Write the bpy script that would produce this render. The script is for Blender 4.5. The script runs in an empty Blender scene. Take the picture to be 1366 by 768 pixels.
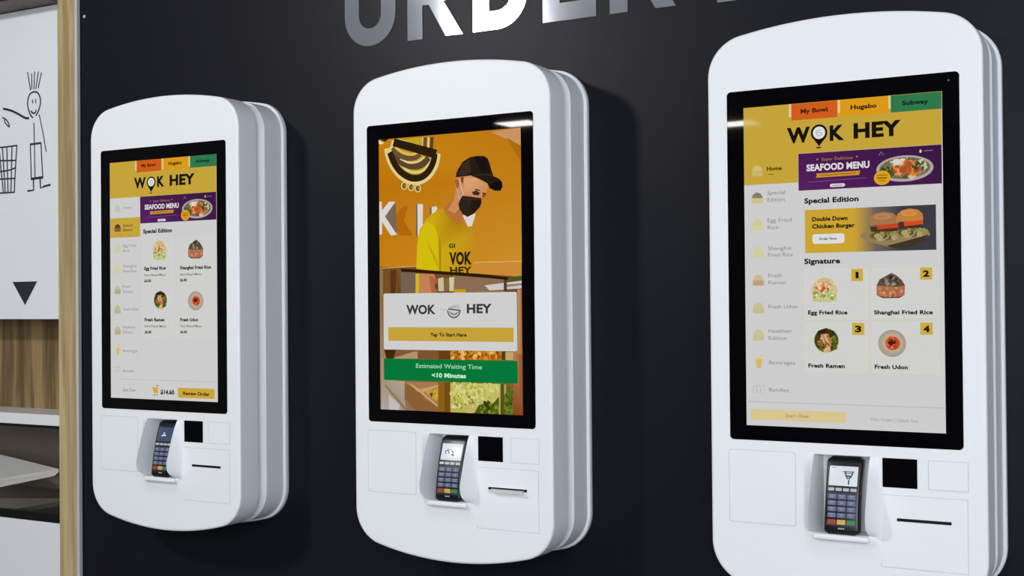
import bpy, bmesh, math, random
from mathutils import Vector, Matrix

# ---------------------------------------------------------------- basics
SC = bpy.context.scene
COL = SC.collection
Z0 = 1.45            # height of the display centres above the floor
WY = 0.1905          # the dark wall plane; kiosk faces sit at y = 0
PI = math.pi

def lin(c):
    o = []
    for v in c[:3]:
        v = v / 255.0
        o.append(v / 12.92 if v <= 0.04045 else ((v + 0.055) / 1.055) ** 2.4)
    return tuple(o) + (1.0,)

def tag(o, label=None, cat=None, group=None, kind=None):
    if label: o['label'] = label
    if cat: o['category'] = cat
    if group: o['group'] = group
    if kind: o['kind'] = kind
    return o

def empty(name, loc):
    o = bpy.data.objects.new(name, None)
    o.empty_display_size = 0.1
    COL.objects.link(o); o.location = loc
    return o

def obj(name, bm, mats, parent=None, loc=(0, 0, 0), smooth=None, recalc=True):
    me = bpy.data.meshes.new(name)
    if recalc: bmesh.ops.recalc_face_normals(bm, faces=bm.faces)
    bm.to_mesh(me); bm.free()
    for m in (mats if isinstance(mats, (list, tuple)) else [mats]): me.materials.append(m)
    if smooth is not None:
        me.polygons.foreach_set('use_smooth', [True] * len(me.polygons))
        me.set_sharp_from_angle(angle=math.radians(smooth))
    o = bpy.data.objects.new(name, me); COL.objects.link(o)
    o.location = loc
    if parent: o.parent = parent
    return o

def copy_tree(o, parent=None):
    c = o.copy(); COL.objects.link(c); c.parent = parent
    for ch in list(o.children): copy_tree(ch, c)
    return c

# ---------------------------------------------------------------- materials
def nodes(name):
    m = bpy.data.materials.new(name); m.use_nodes = True
    nt = m.node_tree; b = nt.nodes['Principled BSDF']
    return m, nt, b

def simple(name, col, rough=.5, metal=0.0, spec=.5, coat=0.0, bump=None, emit=None):
    m, nt, b = nodes(name)
    b.inputs['Base Color'].default_value = lin(col)
    b.inputs['Roughness'].default_value = rough
    b.inputs['Metallic'].default_value = metal
    b.inputs['Specular IOR Level'].default_value = spec
    b.inputs['Coat Weight'].default_value = coat
    if emit:
        b.inputs['Emission Color'].default_value = lin(emit[0]); b.inputs['Emission Strength'].default_value = emit[1]
    if bump:
        tc = nt.nodes.new('ShaderNodeTexCoord'); n = nt.nodes.new('ShaderNodeTexNoise')
        n.inputs['Scale'].default_value = bump[0]; n.inputs['Detail'].default_value = 3
        bp = nt.nodes.new('ShaderNodeBump'); bp.inputs['Strength'].default_value = bump[1]; bp.inputs['Distance'].default_value = bump[2]
        nt.links.new(tc.outputs['Object'], n.inputs['Vector']); nt.links.new(n.outputs['Fac'], bp.inputs['Height'])
        nt.links.new(bp.outputs['Normal'], b.inputs['Normal'])
    return m

def wood(name, c1, c2, scale=1.0, rough=.5):
    m, nt, b = nodes(name)
    tc = nt.nodes.new('ShaderNodeTexCoord'); mp = nt.nodes.new('ShaderNodeMapping')
    mp.inputs['Scale'].default_value = (38 * scale, 38 * scale, 1.6 * scale)
    n = nt.nodes.new('ShaderNodeTexNoise'); n.inputs['Scale'].default_value = 1.6; n.inputs['Detail'].default_value = 6; n.inputs['Distortion'].default_value = .6
    mp2 = nt.nodes.new('ShaderNodeMapping'); mp2.inputs['Scale'].default_value = (9 * scale, 9 * scale, .5 * scale)
    n2 = nt.nodes.new('ShaderNodeTexNoise'); n2.inputs['Scale'].default_value = 1.3; n2.inputs['Detail'].default_value = 2
    mx = nt.nodes.new('ShaderNodeMath'); mx.operation = 'ADD'
    r = nt.nodes.new('ShaderNodeValToRGB')
    r.color_ramp.elements[0].position = .72; r.color_ramp.elements[0].color = lin(c1)
    r.color_ramp.elements[1].position = 1.22 if False else 1.0; r.color_ramp.elements[1].color = lin(c2)
    sc = nt.nodes.new('ShaderNodeMath'); sc.operation = 'MULTIPLY'; sc.inputs[1].default_value = .86
    L = nt.links.new
    L(tc.outputs['Object'], mp.inputs['Vector']); L(tc.outputs['Object'], mp2.inputs['Vector'])
    L(mp.outputs['Vector'], n.inputs['Vector']); L(mp2.outputs['Vector'], n2.inputs['Vector'])
    L(n.outputs['Fac'], mx.inputs[0]); L(n2.outputs['Fac'], mx.inputs[1]); L(mx.outputs[0], sc.inputs[0])
    L(sc.outputs[0], r.inputs['Fac']); L(r.outputs['Color'], b.inputs['Base Color'])
    b.inputs['Roughness'].default_value = rough
    return m

def screen_mat():
    m, nt, b = nodes('lit display image')
    a = nt.nodes.new('ShaderNodeVertexColor'); a.layer_name = 'Col'
    b.inputs['Base Color'].default_value = (0, 0, 0, 1)
    b.inputs['Roughness'].default_value = .03
    b.inputs['Specular IOR Level'].default_value = .05
    nt.links.new(a.outputs['Color'], b.inputs['Emission Color'])
    b.inputs['Emission Strength'].default_value = 0.96
    return m

M = {}
M['white'] = simple('white satin plastic', (228, 231, 234), .40, spec=.26, bump=(260, .02, .0005))
M['white_rim'] = simple('white plastic edge', (228, 231, 236), .4)
M['groove'] = simple('panel joint grey', (176, 181, 188), .6)
M['neck'] = simple('grey mounting ring', (120, 124, 134), .5)
M['glass'] = simple('black display glass', (4, 4, 6), .02, spec=.28)
M['black'] = simple('matt black window', (4, 4, 6), .2, spec=.12)
M['slot'] = simple('dark slot', (10, 10, 12), .6, spec=.2)
M['screen'] = screen_mat()
M['wall'] = simple('charcoal wall panel', (23, 24, 30), .38, spec=.10, bump=(14, .05, .004))
M['letter'] = simple('brushed silver foil', (150, 153, 160), .08, metal=.5, bump=(45, .025, .002))
M['terminal'] = simple('black terminal plastic', (14, 14, 17), .32)
M['keypad'] = simple('dark blue keypad', (40, 46, 66), .45)
M['key'] = simple('blue grey key', (88, 98, 130), .45)
M['keymark'] = simple('pale key print', (176, 182, 200), .5)
M['fkey'] = simple('pale silver key', (176, 180, 186), .35)
M['kred'] = simple('red key', (156, 62, 40), .4)
M['kyel'] = simple('yellow key', (208, 170, 76), .4)
M['kgrn'] = simple('green key', (56, 126, 74), .4)
M['lens'] = simple('lens ring', (70, 76, 84), .25, metal=.3)
M['paper'] = simple('thermal paper', (240, 240, 238), .7)
M['door'] = simple('white laminate', (222, 225, 229), .45)
M['ink'] = simple('black drawing ink', (30, 32, 40), .6)
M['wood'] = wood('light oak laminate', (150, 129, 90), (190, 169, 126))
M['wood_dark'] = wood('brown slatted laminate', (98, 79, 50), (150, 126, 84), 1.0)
M['wood_rail'] = wood('shade-darkened oak rail', (74, 62, 48), (104, 90, 68))  # oak darkened in colour for the shade on the overhang's underside
M['edge'] = simple('grey edge banding', (186, 187, 186), .5)
M['counter'] = simple('white countertop', (226, 226, 226), .35)
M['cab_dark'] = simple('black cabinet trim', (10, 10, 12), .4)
M['cab_in'] = simple('dark cabinet inside', (58, 57, 64), .7)
M['beige'] = simple('beige reflection tone', (150, 140, 122), .7)  # tone of the mirrored room, put into the liner colour
M['floor'] = simple('grey floor tile', (62, 61, 62), .4, bump=(3, .1, .01))
M['ceiling'] = simple('white ceiling', (205, 205, 205), .8)
M['lamp'] = simple('light diffuser', (255, 255, 255), .5, emit=((255, 250, 244), 45.0))
M['lampframe'] = simple('lamp frame', (210, 210, 210), .5)
M['term_lit'] = simple('lit terminal display', (30, 34, 40), .3, emit=((216, 222, 230), .95))
M['term_dim'] = simple('dim terminal display', (20, 26, 40), .2, emit=((62, 76, 104), .9))
M['term_ink'] = simple('terminal display print', (60, 62, 70), .5)

def smoked():
    m, nt, b = nodes('smoked glass')
    out = nt.nodes['Material Output']
    tr = nt.nodes.new('ShaderNodeBsdfTransparent'); tr.inputs['Color'].default_value = (.95, .94, .93, 1)
    gl = nt.nodes.new('ShaderNodeBsdfGlossy'); gl.inputs['Roughness'].default_value = .04; gl.inputs['Color'].default_value = (.9, .9, .9, 1)
    fr = nt.nodes.new('ShaderNodeFresnel'); fr.inputs['IOR'].default_value = 1.45
    mx = nt.nodes.new('ShaderNodeMixShader')
    nt.links.new(fr.outputs[0], mx.inputs[0]); nt.links.new(tr.outputs[0], mx.inputs[1]); nt.links.new(gl.outputs[0], mx.inputs[2])
    nt.links.new(mx.outputs[0], out.inputs['Surface'])
    return m
M['smoked'] = smoked()

# ---------------------------------------------------------------- mesh helpers
def add_box(bm, x0, x1, y0, y1, z0, z1, mi=0, bevel=0, seg=2):
    r = bmesh.ops.create_cube(bm, size=1)
    vs = r['verts']
    for v in vs:
        v.co = Vector((x0 + (v.co.x + .5) * (x1 - x0), y0 + (v.co.y + .5) * (y1 - y0), z0 + (v.co.z + .5) * (z1 - z0)))
    fs = {f for v in vs for f in v.link_faces}
    for f in fs: f.material_index = mi
    if bevel:
        es = list({e for v in vs for e in v.link_edges})
        bmesh.ops.bevel(bm, geom=es, offset=bevel, segments=seg, affect='EDGES', profile=.5)

def box(x0, x1, y0, y1, z0, z1, bevel=0, seg=2):
    bm = bmesh.new(); add_box(bm, x0, x1, y0, y1, z0, z1, 0, bevel, seg); return bm

def rrect(x0, x1, z0, z1, r, n=6):
    pts = []
    for cx, cz, a0 in ((x1 - r, z1 - r, 0), (x0 + r, z1 - r, PI / 2), (x0 + r, z0 + r, PI), (x1 - r, z0 + r, 1.5 * PI)):
        for i in range(n + 1):
            a = a0 + i / n * PI / 2
            pts.append((cx + r * math.cos(a), cz + r * math.sin(a)))
    return pts

def add_plate(bm, pts, y_front, y_back, mi=0, bev=0.0):
    """closed slab whose outline lies in the xz plane"""
    cx = sum(p[0] for p in pts) / len(pts); cz = sum(p[1] for p in pts) / len(pts)
    rings = []
    spec = [(y_back, 0)]
    if bev: spec += [(y_front + bev, 0), (y_front + bev * .3, bev * .3), (y_front, bev), (y_front, bev * 1.5)]
    else: spec += [(y_front, 0)]
    for y, ins in spec:
        ring = []
        n = len(pts)
        for i, p in enumerate(pts):
            q = inset_pt(pts, i, ins) if ins else p
            ring.append(bm.verts.new((q[0], y, q[1])))
        rings.append(ring)
    fs = []
    for a, b in zip(rings, rings[1:]):
        for i in range(len(a)):
            j = (i + 1) % len(a); fs.append(bm.faces.new((a[i], a[j], b[j], b[i])))
    fs.append(bm.faces.new(rings[0])); fs.append(bm.faces.new(rings[-1]))
    for f in fs: f.material_index = mi
    return fs

def inset_pt(pts, i, d):
    n = len(pts); p0, p, p1 = pts[i - 1], pts[i], pts[(i + 1) % n]
    k = 1
    while (p[0] - p0[0]) ** 2 + (p[1] - p0[1]) ** 2 < 1e-12: k += 1; p0 = pts[i - k]
    k = 1
    while (p[0] - p1[0]) ** 2 + (p[1] - p1[1]) ** 2 < 1e-12: k += 1; p1 = pts[(i + k) % n]
    t = Vector((p1[0] - p0[0], p1[1] - p0[1])).normalized()
    return (p[0] - t.y * d, p[1] + t.x * d)       # outline runs anticlockwise

def add_stroke(bm, pts, w, y, mi=0, th=0.0):
    """flat ribbon in the xz plane"""
    P = [Vector(p) for p in pts]
    L, R = [], []
    for i, p in enumerate(P):
        a = P[i - 1] if i else p; b = P[i + 1] if i < len(P) - 1 else p
        d = (b - a)
        if d.length < 1e-9: d = Vector((1, 0))
        d.normalize(); n = Vector((-d.y, d.x)) * w / 2
        if i == 0: p = p - d * w * .3
        if i == len(P) - 1: p = p + d * w * .3
        L.append(bm.verts.new((p.x + n.x, y, p.y + n.y))); R.append(bm.verts.new((p.x - n.x, y, p.y - n.y)))
    out = []
    for i in range(len(P) - 1):
        f = bm.faces.new((L[i], R[i], R[i + 1], L[i + 1])); f.material_index = mi; out.append(f)
    return out

def smooth_path(pts, n=4):
    if len(pts) < 3: return pts
    out = []
    for i in range(len(pts) - 1):
        p0 = pts[max(i - 1, 0)]; p1 = pts[i]; p2 = pts[i + 1]; p3 = pts[min(i + 2, len(pts) - 1)]
        for k in range(n):
            t = k / n
            out.append(tuple(.5 * ((2 * p1[j]) + (-p0[j] + p2[j]) * t + (2 * p0[j] - 5 * p1[j] + 4 * p2[j] - p3[j]) * t * t + (-p0[j] + 3 * p1[j] - 3 * p2[j] + p3[j]) * t ** 3) for j in (0, 1)))
    out.append(tuple(pts[-1]))
    return out

# ---------------------------------------------------------------- lettering as mesh
_tc = {}
def text_shape(txt, weight):
    key = (txt, weight)
    if key in _tc: return _tc[key]
    def build(s):
        cu = bpy.data.curves.new('lettering', 'FONT'); cu.body = s; cu.size = 1.0; cu.offset = weight; cu.resolution_u = 3
        if weight > .02: cu.space_character = 1.0 + weight
        ob = bpy.data.objects.new('lettering', cu); COL.objects.link(ob)
        bpy.context.view_layer.update()
        me = ob.to_mesh()
        vs = [(v.co.x, v.co.y) for v in me.vertices]; fs = [tuple(p.vertices) for p in me.polygons]
        ob.to_mesh_clear(); bpy.data.objects.remove(ob); bpy.data.curves.remove(cu)
        return vs, fs
    if ('H', weight) not in _tc and txt != 'H':
        text_shape('H', weight)
    vs, fs = build(txt)
    x0 = min(v[0] for v in vs); x1 = max(v[0] for v in vs)
    if txt == 'H': cap = max(v[1] for v in vs)
    else: cap = _tc[('H', weight)][3]
    _tc[key] = (vs, fs, (x0, x1), cap)
    return _tc[key]
# ---------------------------------------------------------------- display pictures
SW, SH = 0.398, 0.398 * 1.647      # lit area of a display
def paint(art):
    """draws one display picture as a mesh; coordinates are percent of the display width, v runs down"""
    bm = bmesh.new(); cl = bm.loops.layers.float_color.new('Col')
    k = SW / 100
    st = {'y': -0.0012}
    def P(u, v):
        u = min(max(u, 0), 100); v = min(max(v, 0), 164.7)
        return (-SW / 2 + u * k, st['y'], SH / 2 - v * k)
    def face(pts, cols):
        pts2 = []
        for p in pts:
            q = P(*p)
            pts2.append(q)
        vs = [bm.verts.new(q) for q in pts2]
        try: f = bm.faces.new(vs)
        except ValueError: return
        for i, l in enumerate(f.loops):
            c = cols[i] if isinstance(cols, list) else cols
            l[cl] = lin(c)
    for o in art:
        if o is None: continue
        st['y'] -= 0.000008
        t = o[0]
        if t == 'p': face(o[2], o[1])
        elif t == 'g': face(o[2], list(o[1]))
        elif t == 'r':
            _, c, u0, v0, u1, v1, r = o
            if r: face(rrect(u0, u1, v0, v1, r, 4), c)
            else: face([(u0, v0), (u1, v0), (u1, v1), (u0, v1)], c)
        elif t == 'q':
            _, cs, u0, v0, u1, v1 = o
            face([(u0, v0), (u1, v0), (u1, v1), (u0, v1)], list(cs))
        elif t == 'e':
            _, c, u, v, ru, rv, c2 = o
            n = 36; pts = [(u + ru * math.cos(2 * PI * i / n), v + rv * math.sin(2 * PI * i / n)) for i in range(n)]
            if c2:
                for i in range(n):
                    j = (i + 1) % n; face([(u, v), pts[i], pts[j]], [c2, c, c])
            else: face(pts, c)
        elif t == 'l':
            _, c, w, pts = o
            pts = smooth_path([tuple(p) for p in pts], 4) if len(pts) > 3 else pts
            Pv = [Vector(p) for p in pts]; Ls = []; Rs = []
            for i, p in enumerate(Pv):
                a = Pv[max(i - 1, 0)]; b = Pv[min(i + 1, len(Pv) - 1)]
                d = (b - a)
                if d.length < 1e-9: d = Vector((1, 0))
                d.normalize(); nn = Vector((-d.y, d.x)) * w / 2
                Ls.append(p + nn); Rs.append(p - nn)
            for i in range(len(Pv) - 1): face([tuple(Ls[i]), tuple(Rs[i]), tuple(Rs[i + 1]), tuple(Ls[i + 1])], c)
        elif t == 'k':
            _, cs, u, v, ru, rv, n, size, seed, shp = o
            rnd = random.Random(seed)
            for i in range(n):
                st['y'] -= 0.0000015
                a = rnd.uniform(0, 2 * PI); rr = math.sqrt(rnd.random())
                if shp == 'r': cu, cv = u + ru * rnd.uniform(-1, 1), v + rv * rnd.uniform(-1, 1)
                else: cu, cv = u + ru * rr * math.cos(a), v + rv * rr * math.sin(a)
                s = size * rnd.uniform(.6, 1.3); e = rnd.uniform(.45, 1); th = rnd.uniform(0, PI)
                m = 7; pts = []
                for q in range(m):
                    b = 2 * PI * q / m; g = s * rnd.uniform(.75, 1.15)
                    x, y = g * math.cos(b), g * e * math.sin(b)
                    pts.append((cu + x * math.cos(th) - y * math.sin(th), cv + x * math.sin(th) + y * math.cos(th)))
                face(pts, rnd.choice(cs))
        elif t == 't':
            _, c, txt, u, v, w, h, wt = o
            vs, fs, (x0, x1), cap = text_shape(txt, wt)
            sx = w / (x1 - x0); sy = h / cap
            V = [bm.verts.new(P(u + (a - x0) * sx, v - b * sy)) for a, b in vs]
            for f in fs:
                try: F = bm.faces.new([V[i] for i in f])
                except ValueError: continue
                for l in F.loops: l[cl] = lin(c)
    bmesh.ops.recalc_face_normals(bm, faces=bm.faces)
    bm.normal_update()
    for f in bm.faces:
        if f.normal.y > 0: f.normal_flip()
    return bm

# ---------------------------------------------------------------- kiosk body
def outline(d=0.0, n=12, hw=.276):
    """kiosk silhouette, anticlockwise seen from the front, inset by d"""
    pts = []
    R, r = 1.10, .085; zc = .499 - R; cx = hw - r; cz = zc + math.sqrt((R - r) ** 2 - cx ** 2)
    rr = r - d
    a1 = math.atan2(cz - zc, cx)
    for i in range(n + 1):
        a = a1 * i / n; pts.append((cx + rr * math.cos(a), cz + rr * math.sin(a)))
    m = 14
    for i in range(1, m):
        a = a1 + (PI - 2 * a1) * i / m; pts.append(((R - d) * math.cos(a), zc + (R - d) * math.sin(a)))
    for i in range(n + 1):
        a = (PI - a1) + a1 * i / n; pts.append((-cx + rr * math.cos(a), cz + rr * math.sin(a)))
    R, r = .85, .090; zc = -.682 + R; cx = hw - r; cz = zc - math.sqrt((R - r) ** 2 - cx ** 2); rr = r - d
    a1 = math.atan2(zc - cz, cx)
    for i in range(n + 1):
        a = PI + a1 * i / n; pts.append((-cx + rr * math.cos(a), cz + rr * math.sin(a)))
    for i in range(1, m):
        a = PI + a1 + (PI - 2 * a1) * i / m; pts.append(((R - d) * math.cos(a), zc + (R - d) * math.sin(a)))
    for i in range(n + 1):
        a = 2 * PI - a1 + a1 * i / n; pts.append((cx + rr * math.cos(a), cz + rr * math.sin(a)))
    return pts

def rings_mesh(bm, spec, cap0=True, cap1=True):
    """spec: list of (inset, y, material)"""
    prev = None; first = None
    for d, y, mi in spec:
        ring = [bm.verts.new((p[0], y, p[1])) for p in outline(d)]
        if prev:
            for i in range(len(ring)):
                j = (i + 1) % len(ring); f = bm.faces.new((prev[i], prev[j], ring[j], ring[i])); f.material_index = mi
        else: first = ring
        prev = ring
    if cap0: bm.faces.new(first)
    if cap1: bm.faces.new(prev).material_index = spec[-1][2]
    return first, prev

HX, HZ0, HZ1 = .056, -.536, -.380           # opening for the card reader

def front_housing():
    bm = bmesh.new()
    first, last = rings_mesh(bm, [(.012, .076, 0), (.003, .0745, 0), (.0, .071, 0), (.0, .0695, 0), (.0, .0060, 0), (.0, .0045, 0), (.0009, .0022, 0), (.003, .0008, 0), (.006, 0, 0), (.0068, 0, 0)], True, False)
    hole = [bm.verts.new((x, 0, z)) for x, z in ((-HX, HZ0), (HX, HZ0), (HX, HZ1), (-HX, HZ1))]
    he = [bm.edges.new((hole[i], hole[(i + 1) % 4])) for i in range(4)]
    oe = [bm.edges.get((last[i], last[(i + 1) % len(last)])) for i in range(len(last))]
    bmesh.ops.triangle_fill(bm, use_beauty=True, use_dissolve=False, edges=oe + he)
    # remove anything filled across the opening
    bad = [f for f in bm.faces if len(f.verts) == 3 and abs(f.calc_center_median().y) < 1e-5 and abs(f.calc_center_median().x) < HX - 1e-4 and HZ0 + 1e-4 < f.calc_center_median().z < HZ1 - 1e-4
           and all(abs(abs(v.co.x) - HX) < 1e-5 for v in f.verts)]
    bmesh.ops.delete(bm, geom=bad, context='FACES_ONLY')
    return bm

def neck():
    bm = bmesh.new(); rings_mesh(bm, [(.016, .070, 0), (.016, .098, 0)]); return bm

def rear_housing():
    bm = bmesh.new()
    rings_mesh(bm, [(.020, .090, 0), (.0175, .0868, 0), (.0160, .0865, 0), (.0030, .1035, 0), (.0012, .1050, 0), (.0012, .1065, 0), (.0012, .1715, 0), (.0012, .1728, 0), (.0002, .1733, 0), (-.0042, .1765, 0), (-.0050, .1785, 0), (-.0050, .1885, 0), (-.004, WY - .0002, 0)])
    return bm

def prof(z):
    if z > -.492:
        t = max(0, (HZ1 - z) / .112); return .043 * t ** .74
    if z > HZ0:
        s = (-.492 - z) / (HZ0 + .492) * -1
        return .006 + .037 * (1 - s ** 3.6)
    t = min(1, (HZ0 - z) / .05); return .006 * math.cos(t * PI / 2) ** 2

def reader_hood():
    bm = bmesh.new()
    FW = .0225
    xs = [-HX - FW * (1 - i / 9) for i in range(10)] + [-HX + 2 * HX * i / 6 for i in range(1, 6)] + [HX + FW * i / 9 for i in range(10)]
    zs = [HZ1 + .002 - .0001] + [HZ1 - (HZ1 - HZ0) * i / 22 for i in range(23)] + [HZ0 - .05 * i / 8 for i in range(1, 9)]
    def fx(x):
        d = max(0, abs(x) - HX) / FW
        return .5 + .5 * math.cos(PI * min(1, d)) if d > 0 else 1
    def y(x, z):
        d = max(0, abs(x) - HX) / FW
        g = (1 - d) ** 1.5
        return -.0004 - prof(min(z, HZ1)) * g
    V = [[bm.verts.new((x, y(x, z), z)) for x in xs] for z in zs]
    for j in range(len(zs) - 1):
        for i in range(len(xs) - 1):
            inside = xs[i] >= -HX - 1e-6 and xs[i + 1] <= HX + 1e-6 and zs[j] <= HZ1 + 1e-6 and zs[j + 1] >= HZ0 - 1e-6
            top = zs[j] > HZ1 + 1e-6
            if inside or top: continue
            bm.faces.new((V[j][i], V[j][i + 1], V[j + 1][i + 1], V[j + 1][i]))
    D = .052
    il = min(range(len(xs)), key=lambda i: abs(xs[i] + HX)); ir = min(range(len(xs)), key=lambda i: abs(xs[i] - HX))
    # left and right inner walls, then recess floor, roof and back
    for ii, sx in ((il, -1), (ir, 1)):
        back = [bm.verts.new((sx * (HX - .004), D, z)) for z in zs[1:24]]
        fr = [V[j][ii] for j in range(1, 24)]
        for a in range(22): bm.faces.new((fr[a], fr[a + 1], back[a + 1], back[a]))
    b = [bm.verts.new(p) for p in ((-HX + .004, D, HZ0), (HX - .004, D, HZ0), (HX - .004, D, HZ1), (-HX + .004, D, HZ1))]
    bm.faces.new(b)
    f1 = [bm.verts.new(p) for p in ((-HX, 0, HZ1), (HX, 0, HZ1))]
    bm.faces.new((f1[0], f1[1], b[2], b[3]))
    f0 = [bm.verts.new(p) for p in ((-HX, -.0064, HZ0), (HX, -.0064, HZ0))]
    bm.faces.new((f0[0], f0[1], b[1], b[0]))
    return bm

def ledge():
    bm = bmesh.new()
    add_box(bm, -.0555, .0555, -.017, .010, -.5485, -.5365, 0, .004, 3)
    return bm

def joint_panel(x0, x1, z0, z1, r=.004):
    """flush door: a hair-thin grey joint line around a white leaf"""
    bm = bmesh.new()
    add_plate(bm, rrect(x0, x1, z0, z1, r, 5), -.0002, .0004, 1)
    add_plate(bm, rrect(x0 + .0009, x1 - .0009, z0 + .0009, z1 - .0009, r, 5), -.0007, .0002, 0, .0003)
    return bm

def make_kiosk(x, art, label, lens=False):
    root = empty('ordering_kiosk', (x, WY, Z0 - .682))
    tag(root, label, 'kiosk', 'self order kiosks on the dark wall')
    L = (0, -WY, .682)
    obj('front_housing', front_housing(), M['white'], root, L, 40)
    obj('mounting_neck', neck(), M['neck'], root, L, 40)
    obj('rear_housing', rear_housing(), M['white_rim'], root, L, 30)
    bm = bmesh.new(); add_plate(bm, rrect(-.2333, .2333, -.3583, .3635, .0085, 8), -.0009, .0005, 0, .0004)
    g = obj('display_glass', bm, M['glass'], root, L, 30)
    s = obj('screen', paint(art), M['screen'], g, (.0022, 0, 0), None, False)
    if lens:
        bm = bmesh.new(); add_plate(bm, [(.2135 + .0022 * math.cos(a * PI / 8), .3475 + .0022 * math.sin(a * PI / 8)) for a in range(16)], -.0014, -.0006, 0, .0003)
        obj('camera_lens', bm, M['lens'], g)
    h = obj('card_reader_hood', reader_hood(), M['white'], root, L, 35)
    obj('ledge', ledge(), M['white'], h, (0, 0, 0), 35)
    obj('service_hatch', joint_panel(-.2365, -.0945, -.5295, -.379, .006), [M['white'], M['groove']], root, L, 30)
    obj('blank_panel', joint_panel(.167, .2415, -.438, -.381, .001), [M['white'], M['groove']], root, L, 30)
    d = obj('printer_door', joint_panel(.0755, .240, -.594, -.452, .001), [M['white'], M['groove']], root, L, 30)
    bm = bmesh.new(); add_plate(bm, rrect(.107, .2095, -.5025, -.4965, .001, 3), -.0011, 0, 0)
    obj('receipt_slot', bm, M['slot'], d)
    bm = bmesh.new(); add_plate(bm, rrect(.080, .1465, -.4375, -.3805, .001, 3), -.0008, .0004, 0)
    obj('scanner_window', bm, M['black'], root, L)
    return root

# ---------------------------------------------------------------- payment terminal
TZ0, TZ1 = -.537, -.3865
def tfront(s):       # s = 0 at the top, 1 at the bottom of the face
    return (.024 - .040 * s - .006 * math.sin(PI * s) + .004 * s * s, TZ1 + (TZ0 - TZ1) * s)
def thalf(s):
    return .0365 - .0012 * math.sin(PI * min(1, s * 1.1)) - .0015 * s
def terminal_body():
    bm = bmesh.new(); rings = []
    N = 26
    for i in range(N + 1):
        s = i / N
        e = min(s, 1 - s) * .150            # distance to nearest end
        rr = .010
        k = 1 if e > rr else math.sqrt(max(0, 1 - ((rr - e) / rr) ** 2))
        hw = thalf(s) - rr * (1 - k) * .9
        y, z = tfront(s)
        th = .022 * (.55 + .45 * k) if s > .5 else .022 * (.7 + .3 * k)
        c = .005 * (.4 + .6 * k)
        yf = y + (1 - k) * .004
        ring = []
        for cx, cy, a0 in ((hw - c, yf + th - c, 0), (-hw + c, yf + th - c, PI / 2), (-hw + c, yf + c, PI), (hw - c, yf + c, 1.5 * PI)):
            for q in range(5):
                a = a0 + q / 4 * PI / 2
                ring.append(bm.verts.new((cx + c * math.cos(a), cy + c * math.sin(a), z)))
        rings.append(ring)
    for a, b in zip(rings, rings[1:]):
        for i in range(20):
            j = (i + 1) % 20; bm.faces.new((a[i], a[j], b[j], b[i]))
    bm.faces.new(rings[0]); bm.faces.new(rings[-1])
    return bm
def face_patch(x0, x1, s0, s1, lift, th=.0015, r=.0015, mi=0, bm=None):
    """rounded pad lying on the curved terminal face"""
    bm = bm or bmesh.new()
    h = (TZ1 - TZ0)
    pts = rrect(x0, x1, -s1 * h, -s0 * h, min(r, (x1 - x0) * .4, (s1 - s0) * h * .4), 3)
    def at(p, l):
        s = -p[1] / h; y, z = tfront(s); return (p[0], y - l, z)
    A = [bm.verts.new(at(p, lift - th)) for p in pts]; B = [bm.verts.new(at(p, lift * .8)) for p in pts]
    C = [bm.verts.new(at(inset_pt(pts, i, .0004), lift)) for i in range(len(pts))]
    for P, Q in ((A, B), (B, C)):
        for i in range(len(P)):
            j = (i + 1) % len(P); bm.faces.new((P[i], P[j], Q[j], Q[i])).material_index = mi
    bm.faces.new(C).material_index = mi; bm.faces.new(A[::-1]).material_index = mi
    return bm
def tx(x, s): y, z = tfront(s); return Vector((x, y, z))

def make_terminal(x, label, dim=False, pic=()):
    root = empty('payment_terminal', (x, 0, Z0 + TZ0))
    tag(root, label, 'card terminal', 'card terminals seated in the kiosks')
    L = (0, 0, -TZ0)
    b = obj('terminal_body', terminal_body(), M['terminal'], root, L, 40)
    d = obj('terminal_display', face_patch(-.0285, .0285, .115, .365, .0006), M['term_dim' if dim else 'term_lit'], root, L, 30)
    if pic:
        bm = bmesh.new()
        h = TZ1 - TZ0
        for w, pts in pic:
            P = smooth_path(pts, 3) if len(pts) > 3 else pts
            for f in add_stroke(bm, [(-.0285 + p[0] * .057, -(.115 + p[1] * .25) * h) for p in P], w, 0): pass
        for v in bm.verts:
            s = -v.co.z / h; y, z = tfront(s); v.co = (v.co.x, y - .0009, z)
        obj('display_icon', bm, M['term_lit'] if dim else M['term_ink'], d)
    obj('keypad_plate', face_patch(-.0300, .0300, .455, .885, .0004), M['keypad'], root, L, 30)
    for i in range(4):
        xa = -.0285 + i * .0148
        obj('function_key', face_patch(xa, xa + .0122, .392, .432, .0014), M['fkey'], root, L, 30)
    for r, s0 in enumerate((.475, .555, .635, .715)):
        for c in range(3):
            xa = -.0278 + c * .0192
            k = obj('key', face_patch(xa, xa + .0170, s0, s0 + .060, .0016), M['key'], root, L, 30)
            bm = bmesh.new(); h = TZ1 - TZ0; cx = xa + .0085; cz = -(s0 + .03) * h
            add_stroke(bm, [(cx - .0055, cz + .0026), (cx + .0055, cz + .0026)], .0007, 0)
            add_stroke(bm, [(cx - .002, cz - .0016), (cx, cz + .0008), (cx + .002, cz - .0016)], .0009, 0)
            for v in bm.verts:
                s = -v.co.z / h; y, z = tfront(s); v.co = (v.co.x, y - .0019, z)
            obj('key_print', bm, M['keymark'], k)
    for c, mt in enumerate(('kred', 'kyel', 'kgrn')):
        xa = -.0278 + c * .0192
        k = obj('coloured_key', face_patch(xa, xa + .0170, .800, .862, .0016), M[mt], root, L, 30)
    bm = bmesh.new()
    for cx in (-.006, -.0015, .003): face_patch(cx, cx + .0032, .905, .925, .0005, bm=bm)
    obj('maker_mark', bm, M['keymark'], root, L)
    return root

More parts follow.
